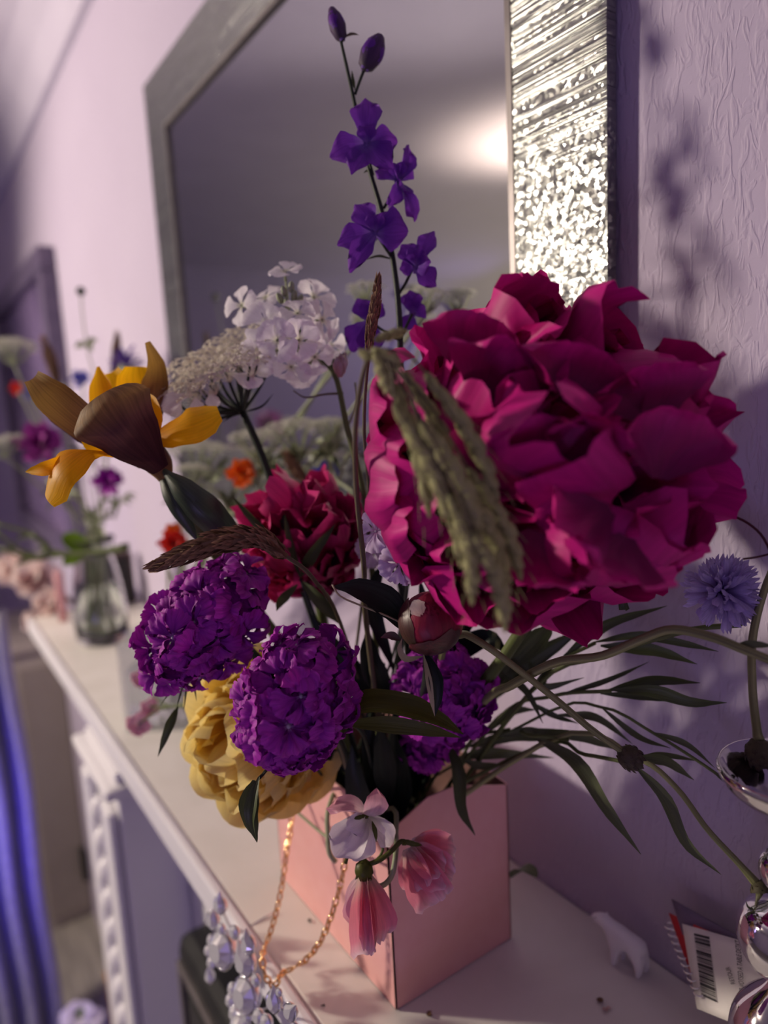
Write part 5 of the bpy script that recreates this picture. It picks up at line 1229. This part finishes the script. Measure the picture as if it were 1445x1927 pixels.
def bg_umbel(which, x, y, d, rad, label, seed=0, tilt=0):
    c = clear_of_wall(P(x, y, d), .02); s = d / F; t = thing('white_umbel', c - UX * .02, label, 'flower', 'white umbels in the far bouquets')
    hub = c - UX * (rad * s * .7); tips = []
    rr = random.Random(seed + int(x))
    for i in range(13):
        q = math.sqrt((i + .5) / 13); a = i * 2.39996
        tips.append(clear_of_wall(c + RX * (q * math.cos(a) * rad * s) - FX * (q * math.sin(a) * rad * s * .8) + UX * ((.28 * (1 - q * q) + tilt * q * math.cos(a)) * rad * s), .014))
    umbel(t, hub, tips, rad * s * .30, UMW, 'stem_pale', .0007)
    bgstem(t, which, hub)
def bg_bloom(which, x, y, d, rad, key, name, label, N=22, w=.5, seed=1, A=None, group=None, cat='flower'):
    c = clear_of_wall(P(x, y, d), .02); R = rad * d / F; t = thing(name, c - UX * R, label, cat, group)
    lb = lib('petal', M[key], 3, prof=OB, cup=.12, bend=.05, ruf=.08, tooth=.12, tk=3, crum=.06, nu=5, nv=5)
    A = A or (-FX + UX * .4).normalized()
    double_flower(t, c, A, R, N, lb, .15, 1.6, wr=(w * .8, w * 1.2), seed=seed)
    lathe('calyx', [(.0001, 0), (R * .35, R * .15), (R * .4, R * .5)], c - A * R * .75, M['stem_pale'], t, axis=A, n=8)
    bgstem(t, which, c - A * R * .6)
    return t
# round vase
bg_umbel('r', 28, 655, .86, 46, 'white umbel at the far left edge of the picture', 1)
bg_umbel('r', 12, 835, .84, 38, 'pale green white umbel low at the left edge', 2, .3)
bg_bloom('r', 72, 832, .85, 46, 'magenta_bg', 'magenta_flower', 'blurred magenta flower under the left iris petal', 24)
bg_bloom('r', 202, 905, .86, 32, 'william', 'plum_flower', 'dark plum flower head behind the iris, above the round vase', 22)
bg_bloom('r', 238, 682, .84, 38, 'violet_bg', 'violet_flower', 'violet spiky flower above the iris petals', 20, .28, A=UX)
bg_bloom('r', 30, 730, .9, 14, 'red', 'poppy', 'small red flower left of the iris', 10, .7, group='little red and blue flowers left of the iris')
bg_bloom('r', 56, 738, .88, 15, 'blue', 'blue_flower', 'small blue flower left of the iris', 12, .6, group='little red and blue flowers left of the iris')
bg_bloom('r', 150, 712, .9, 20, 'blue', 'blue_flower', 'dim blue flower between the iris and the picture frame', 12, .6, group='little red and blue flowers left of the iris')
for k, (a, b, w, label) in enumerate([((108, 722, .88), (82, 642, .88), .016, 'tan grass plume left of the iris, by the dark picture'), ((212, 712, .86), (220, 636, .86), .012, 'thin grey grass plume above the iris against the pale wall')]):
    t = thing('grass_plume', P(*a), label, 'grass', 'far grass plumes'); A_, B_ = clear_of_wall(P(*a)), clear_of_wall(P(*b))
    spike(t, [a, ((a[0] + b[0]) / 2 + 2, (a[1] + b[1]) / 2, a[2]), b], w, 'grass_brown', 40 + k, 90, L=.012)
    bgstem(t, 'r', P(*a), 'stem_dry', .001)
t = thing('seed_bud', P(152, 560, .88), 'dark round bud on a thin stalk against the pale wall', 'flower bud')
cc = clear_of_wall(P(152, 548, .86)); lathe('bud', ball_prof(.0055, 7), cc, M['stem_dark'], t, n=10)
pstem(t, [cc, clear_of_wall(P(156, 600, .86)), clear_of_wall(P(165, 660, .86)), P(180, 740, .86), rim('r'), invase('r')], .0009, 'stem_pale', n=20)
for k, (tx, ty) in enumerate([(140, 655), (184, 640), (175, 662)]):
    leaf(t, [(162, 650, .855), ((162 + tx) / 2, (650 + ty) / 2 - 4, .855), (tx, ty, .855)], .009, 'leaf_bright' if 0 else 'stem_pale', 'leaf', fold=.1)
t = thing('bright_leaf_pair', P(150, 1040, .84), 'two bright green leaves beside the round glass vase', 'leaf')
leaf(t, [(165, 1036, .84), (142, 1022, .84), (118, 1008, .84)], .022, 'leaf_bright', nrm=-FX + UX * .5, prof=OVAL); leaf(t, [(165, 1040, .84), (142, 1052, .84), (118, 1060, .84)], .020, 'leaf_bright', nrm=-FX + UX * .6, prof=OVAL)
pstem(t, [(165, 1038, .84), (190, 1036, .85), rim('r'), invase('r')], .001, 'stem', n=10)
for k, (pts, label) in enumerate([([(240, 1032, .80), (180, 1042, .82), (110, 1045, .83), (60, 1052, .83), (0, 1030, .83)], 'lower trailing green stem reaching left from the round vase'), ([(240, 1026, .80), (170, 1040, .82), (100, 1038, .83), (60, 1005, .83), (-10, 985, .83)], 'upper trailing green stem reaching left from the round vase'),
                                  ([(60, 1005, .83), (90, 1030, .83), (70, 1048, .83), (30, 1030, .83), (-6, 1000, .83)], 'looping pale tendril at the left picture edge')]):
    t = thing('trailing_stem', P(*pts[0]), label, 'stem', 'stems trailing from the round vase'); pstem(t, pts, [.0032, .0030, .0022, .0018], 'stem', n=20)
    for q in range(3):
        p = pts[1 + q % 3]; leaf(t, [p, (p[0] - 14, p[1] - 16 + 10 * q, p[2]), (p[0] - 34, p[1] - 20 + 16 * q, p[2])], .006, 'leaf_grey')
rr = random.Random(5)
for k in range(5):
    x, y = [(120, 760), (165, 850), (110, 930), (225, 940), (180, 980)][k]
    t = thing('feathery_foliage', P(x, y, .87), ['wispy green foliage left of the bronze iris petal', 'wispy green foliage under the bronze iris petal', 'wispy green foliage below the golden iris fall', 'wispy green foliage right of the plum flower', 'wispy green foliage just over the round vase'][k], 'foliage', 'wispy foliage in the round vase')
    bgstem(t, 'r', P(x, y, .87), 'stem_pale', .001)
    for q in range(11):
        a = rr.uniform(0, 6.28); l_ = rr.uniform(18, 44)
        leaf(t, [(x, y + 10, .87), (x + math.cos(a) * l_ * .5, y + math.sin(a) * l_ * .5 - 5, .87 + rr.uniform(-.02, .02)), (x + math.cos(a) * l_, y + math.sin(a) * l_, .87 + rr.uniform(-.02, .02))], .0048, 'stem_pale' if q % 2 else 'leaf_grey', 'leaf', fold=.1)
# square vase
bg_bloom('s', 455, 890, .54, 33, 'orange', 'orange_marigold', 'orange marigold behind the dark umbel stem', 20, .55)
bg_bloom('s', 325, 1022, .56, 30, 'red', 'red_flower', 'red flower behind the brown grass spike', 18, .6)
bg_bloom('s', 324, 1000, .575, 20, 'orange', 'apricot_flower', 'small apricot flower just above the red one', 12, .6)
bg_bloom('s', 612, 888, .53, 30, 'blue', 'blue_cornflower', 'blue cornflower over the crimson peony', 20, .4)
bg_umbel('s', 372, 850, .62, 60, 'wide white umbel right below the iris petal', 3); bg_umbel('s', 365, 885, .58, 34, 'small white daisy like umbel beside the iris sheath', 4)
bg_umbel('s', 486, 828, .55, 52, 'greenish white umbel right of the dark umbel stem', 5); bg_umbel('s', 566, 812, .53, 62, 'broad greenish white umbel above the blue cornflower', 6); bg_umbel('s', 625, 800, .51, 38, 'white umbel beside the pink peony edge', 7)
bg_umbel('s', 690, 545, .475, 36, 'white cluster standing in for a mirror reflection behind the larkspur stem', 8); bg_umbel('s', 800, 560, .455, 44, 'white cluster standing in for a mirror reflection right of the larkspur stem', 9); bg_umbel('s', 690, 598, .47, 30, 'lower white cluster standing in for a mirror reflection behind the upright brown grass', 10)  # solid umbels added before the mirror in place of reflected blossoms
t = thing('grass_plume', P(575, 910, .5), 'tan grass plume beside the blue cornflower', 'grass', 'far grass plumes')
spike(t, [(578, 912, .52), (562, 890, .52), (544, 862, .52)], .011, 'grass_brown', 51, 90, L=.009); bgstem(t, 's', P(578, 912, .52), 'stem_dry', .001)
for k, (pts, label) in enumerate([([(620, 990, .5), (632, 930, .5), (648, 870, .5), (660, 850, .5)], 'pale curved stalk behind the rocket stem'), ([(640, 980, .5), (632, 900, .5), (612, 862, .5), (596, 880, .5)], 'pale hooked stalk over the blue cornflower'), ([(470, 1000, .56), (430, 960, .56), (400, 920, .56), (350, 905, .56)], 'thin green stalk left of the orange marigold'), ([(560, 1000, .54), (500, 940, .54), (470, 850, .54), (440, 820, .54)], 'thin green stalk crossing behind the umbel stem')]):
    t = thing('pale_stalk', P(*pts[0]), label, 'stem', 'pale stalks of the square vase'); pstem(t, [invase('s'), rim('s')] + pts, .0012, 'stem_pale', n=22)
rr = random.Random(15)
for k in range(7):
    x, y, d = [(400, 900, .6), (350, 940, .6), (500, 880, .56), (560, 870, .54), (620, 850, .52), (430, 960, .57), (520, 930, .55)][k]
    t = thing('feathery_foliage', P(x, y, d), ['green sprigs right of the iris sheath', 'green sprigs behind the iris sheath', 'green sprigs right of the marigold', 'green sprigs under the broad white umbel', 'green sprigs left of the peony', 'green sprigs over the red flower', 'green sprigs above the crimson peony'][k], 'foliage', 'sprigs in the square vase')
    bgstem(t, 's', P(x, y, d), 'stem_pale', .001)
    for q in range(12):
        a = rr.uniform(0, 6.28); l_ = rr.uniform(20, 52)
        leaf(t, [(x, y + 8, d), (x + math.cos(a) * l_ * .5, y + math.sin(a) * l_ * .5 - 6, d + rr.uniform(-.015, .015)), (x + math.cos(a) * l_, y + math.sin(a) * l_, d + rr.uniform(-.015, .015))], .0050, 'stem_pale' if q % 2 else 'leaf_grey', 'leaf', fold=.1)
for k, (x, y, r_, label) in enumerate([(266, 1276, 20, 'upper blurred pink blossom left of the purple head'), (284, 1330, 20, 'middle blurred pink blossom under the purple head'), (262, 1362, 26, 'lowest blurred pale pink blossom over the square vase')]):
    d = .50; t = thing('pink_blossom', P(x, y, d), label, 'flower', 'blurred pink blossoms at left')
    for q, (tx, ty) in enumerate([(-1, -.3), (.4, -.9), (.9, .2), (0, .95), (-.6, .7)]):
        hand_petal(t, SPB, P(x, y, d), P(x + tx * r_, y + ty * r_, d - .004), TOWARD, r_ * 1.1 * d / F, q)
    pstem(t, [P(x, y, d), P(320, 1330, .47), P(480, 1330, .42), boxpt()], .0008, 'stem', n=12)

# things at the far end of the shelf
cn = solo('pink_candle', mesh('pink_candle', *lathe_geo([(.0001, 0), (.0065, 0), (.0065, .075), (.004, .078), (.0008, .079), (.0007, .086), (.0001, .086)], V((-1.135, .170, SH + .0003)), n=16), M['candle']) if False else mesh('pink_candle', lathe_geo([(.0001, 0), (.0065, 0), (.0065, .075), (.004, .078), (.0008, .079), (.0007, .086), (.0001, .086)], V((-1.135, .170, SH + .0003)), n=16)[0], lathe_geo([(1, 0)] * 7, V((0, 0, 0)), n=16)[1], M['candle']), 'thin pink candle at the far end of the shelf', 'candle')
dbx = thing('dark_photo_block', V((-1.165, .235, SH)), 'dark brown block standing behind the pink candle', 'block')
box('block', (-1.18, .200, SH + .0005), (-1.155, .285, SH + .085), M['dark_brown'], dbx, .003)
box('block_front', (-1.1545, .206, SH + .006), (-1.1525, .279, SH + .079), M['black_metal'], dbx, .001)
FRS = lib('petal', M['fabric_rose'], 4, prof=OB, cup=.2, bend=-.1, ruf=.06, crum=.06, nu=6, nv=6)
for k, (x, y, d, r_, label) in enumerate([(62, 1085, 1.14, 44, 'largest blush fabric rose at the far shelf end'), (92, 1135, 1.12, 34, 'blush fabric rose beside the pink candle'), (25, 1070, 1.16, 36, 'blush fabric rose at the left picture edge'), (62, 1170, 1.12, 22, 'small blush fabric rose hanging off the far shelf corner')]):
    c = P(x, y, d); R = r_ * d / F; t = thing('fabric_rose', c - UX * R, label, 'flower', 'blush fabric roses')
    double_flower(t, c, (-FX + UX * .3).normalized(), R, 22, FRS, .1, 1.6, wr=(.7, 1.1), seed=60 + k)
    pstem(t, [c, c + V((.0, .03, -.02)), V((-1.17, .20, SH + .004))], .002, 'stem_dry', 'wire_stem', n=8)
# low at the left: a white flower and a brown board by the pilaster
wf = thing('white_lily', P(150, 1950, 1.25), 'white flower with green centre low at the bottom left', 'flower')
for k, (tx, ty) in enumerate([(112, 1915), (135, 1890), (170, 1893), (192, 1915), (150, 1935), (120, 1945)]):
    hand_petal(wf, WH, P(152, 1915, 1.25), P(tx, ty, 1.24), TOWARD + UX * .5, 34 * 1.25 / F, k)
for tx, ty in [(145, 1900), (158, 1897)]: leaf(wf, [(152, 1915, 1.24), (150, 1905, 1.235), (tx, ty, 1.235)], .012, 'leaf_bright', 'sepal', prof=OVAL)
pstem(wf, [P(152, 1918, 1.25), V((P(152, 1918, 1.25).x, P(152, 1918, 1.25).y, .3)), V((P(152, 1918, 1.25).x, P(152, 1918, 1.25).y, .05))], .004, 'stem', n=8)
wp = thing('flower_pot', V((P(152, 1918, 1.25).x, P(152, 1918, 1.25).y, 0)), 'brown pot on the floor holding the white flower', 'pot')
lathe('pot_body', [(.045, .001), (.06, .10), (.066, .105), (.066, .12), (.056, .12), (.05, .06), (.0001, .06)], V((P(152, 1918, 1.25).x, P(152, 1918, 1.25).y, 0)), M['wood'], wp, n=20)
bo = P(216, 1890, .98)
wb = thing('wooden_post', V((bo.x, bo.y, 0)), 'brown wooden post showing behind the white pilaster', 'post')
box('post', (bo.x - .012, bo.y - .006, .001), (bo.x + .012, bo.y + .008, P(216, 1838, .98).z), M['wood'], wb, .003)
box('post_cap', (bo.x - .014, bo.y - .008, P(216, 1838, .98).z + .0002), (bo.x + .014, bo.y + .010, P(216, 1838, .98).z + .008), M['wood'], wb, .003)
# fallen bits on the shelf
def crumb(label, x, y, r, mat, k, cat='debris', name='fallen_petal'):
    c = on_z(x, y, SH); rr = random.Random(k); t = thing(name, c, label, cat, 'bits fallen on the shelf')
    c = c + V((0, 0, .0006))
    for q in range(2 + k % 2):
        a = rr.uniform(0, 6.28); d = V((math.cos(a), math.sin(a), .25)) * r
        hand_petal(t, FLO, c, c + d, V((0, 0, 1)), r * .8, q, 'fragment')
    for m in []: pass
    for o in t.children:
        o.data = D.meshes.get(mat + '_bit') or bit(mat)
def bit(mat):
    m = petal_mesh(mat + '_bit', M[mat], prof=OVAL, cup=.2, crum=.2, seed=3); m.name = mat + '_bit'; return m
crumb('shrivelled pale bit at the bottom edge of the shelf', 1140, 1900, .003, 'fabric_rose', 1); crumb('dry brown bit before the bear figurine', 1125, 1880, .004, 'grass_brown', 2)
crumb('tiny dry bit at the front corner of the pink box', 803, 1912, .003, 'grass_brown', 4); crumb('dark speck left of the pink box', 586, 1734, .0022, 'stem_dark', 5); crumb('dark speck near the shelf edge', 608, 1895, .0012, 'stem_dark', 7)
fl_ = thing('fallen_leaf', on_z(990, 1655, SH), 'small green leaf lying behind the pink box', 'leaf')
leaf(fl_, [on_z(962, 1660, SH + .002).to_tuple() and (962, 1652, .395), (985, 1640, .388), (1010, 1652, .38)], .011, 'leaf', 'blade', nrm=UX, prof=OVAL)
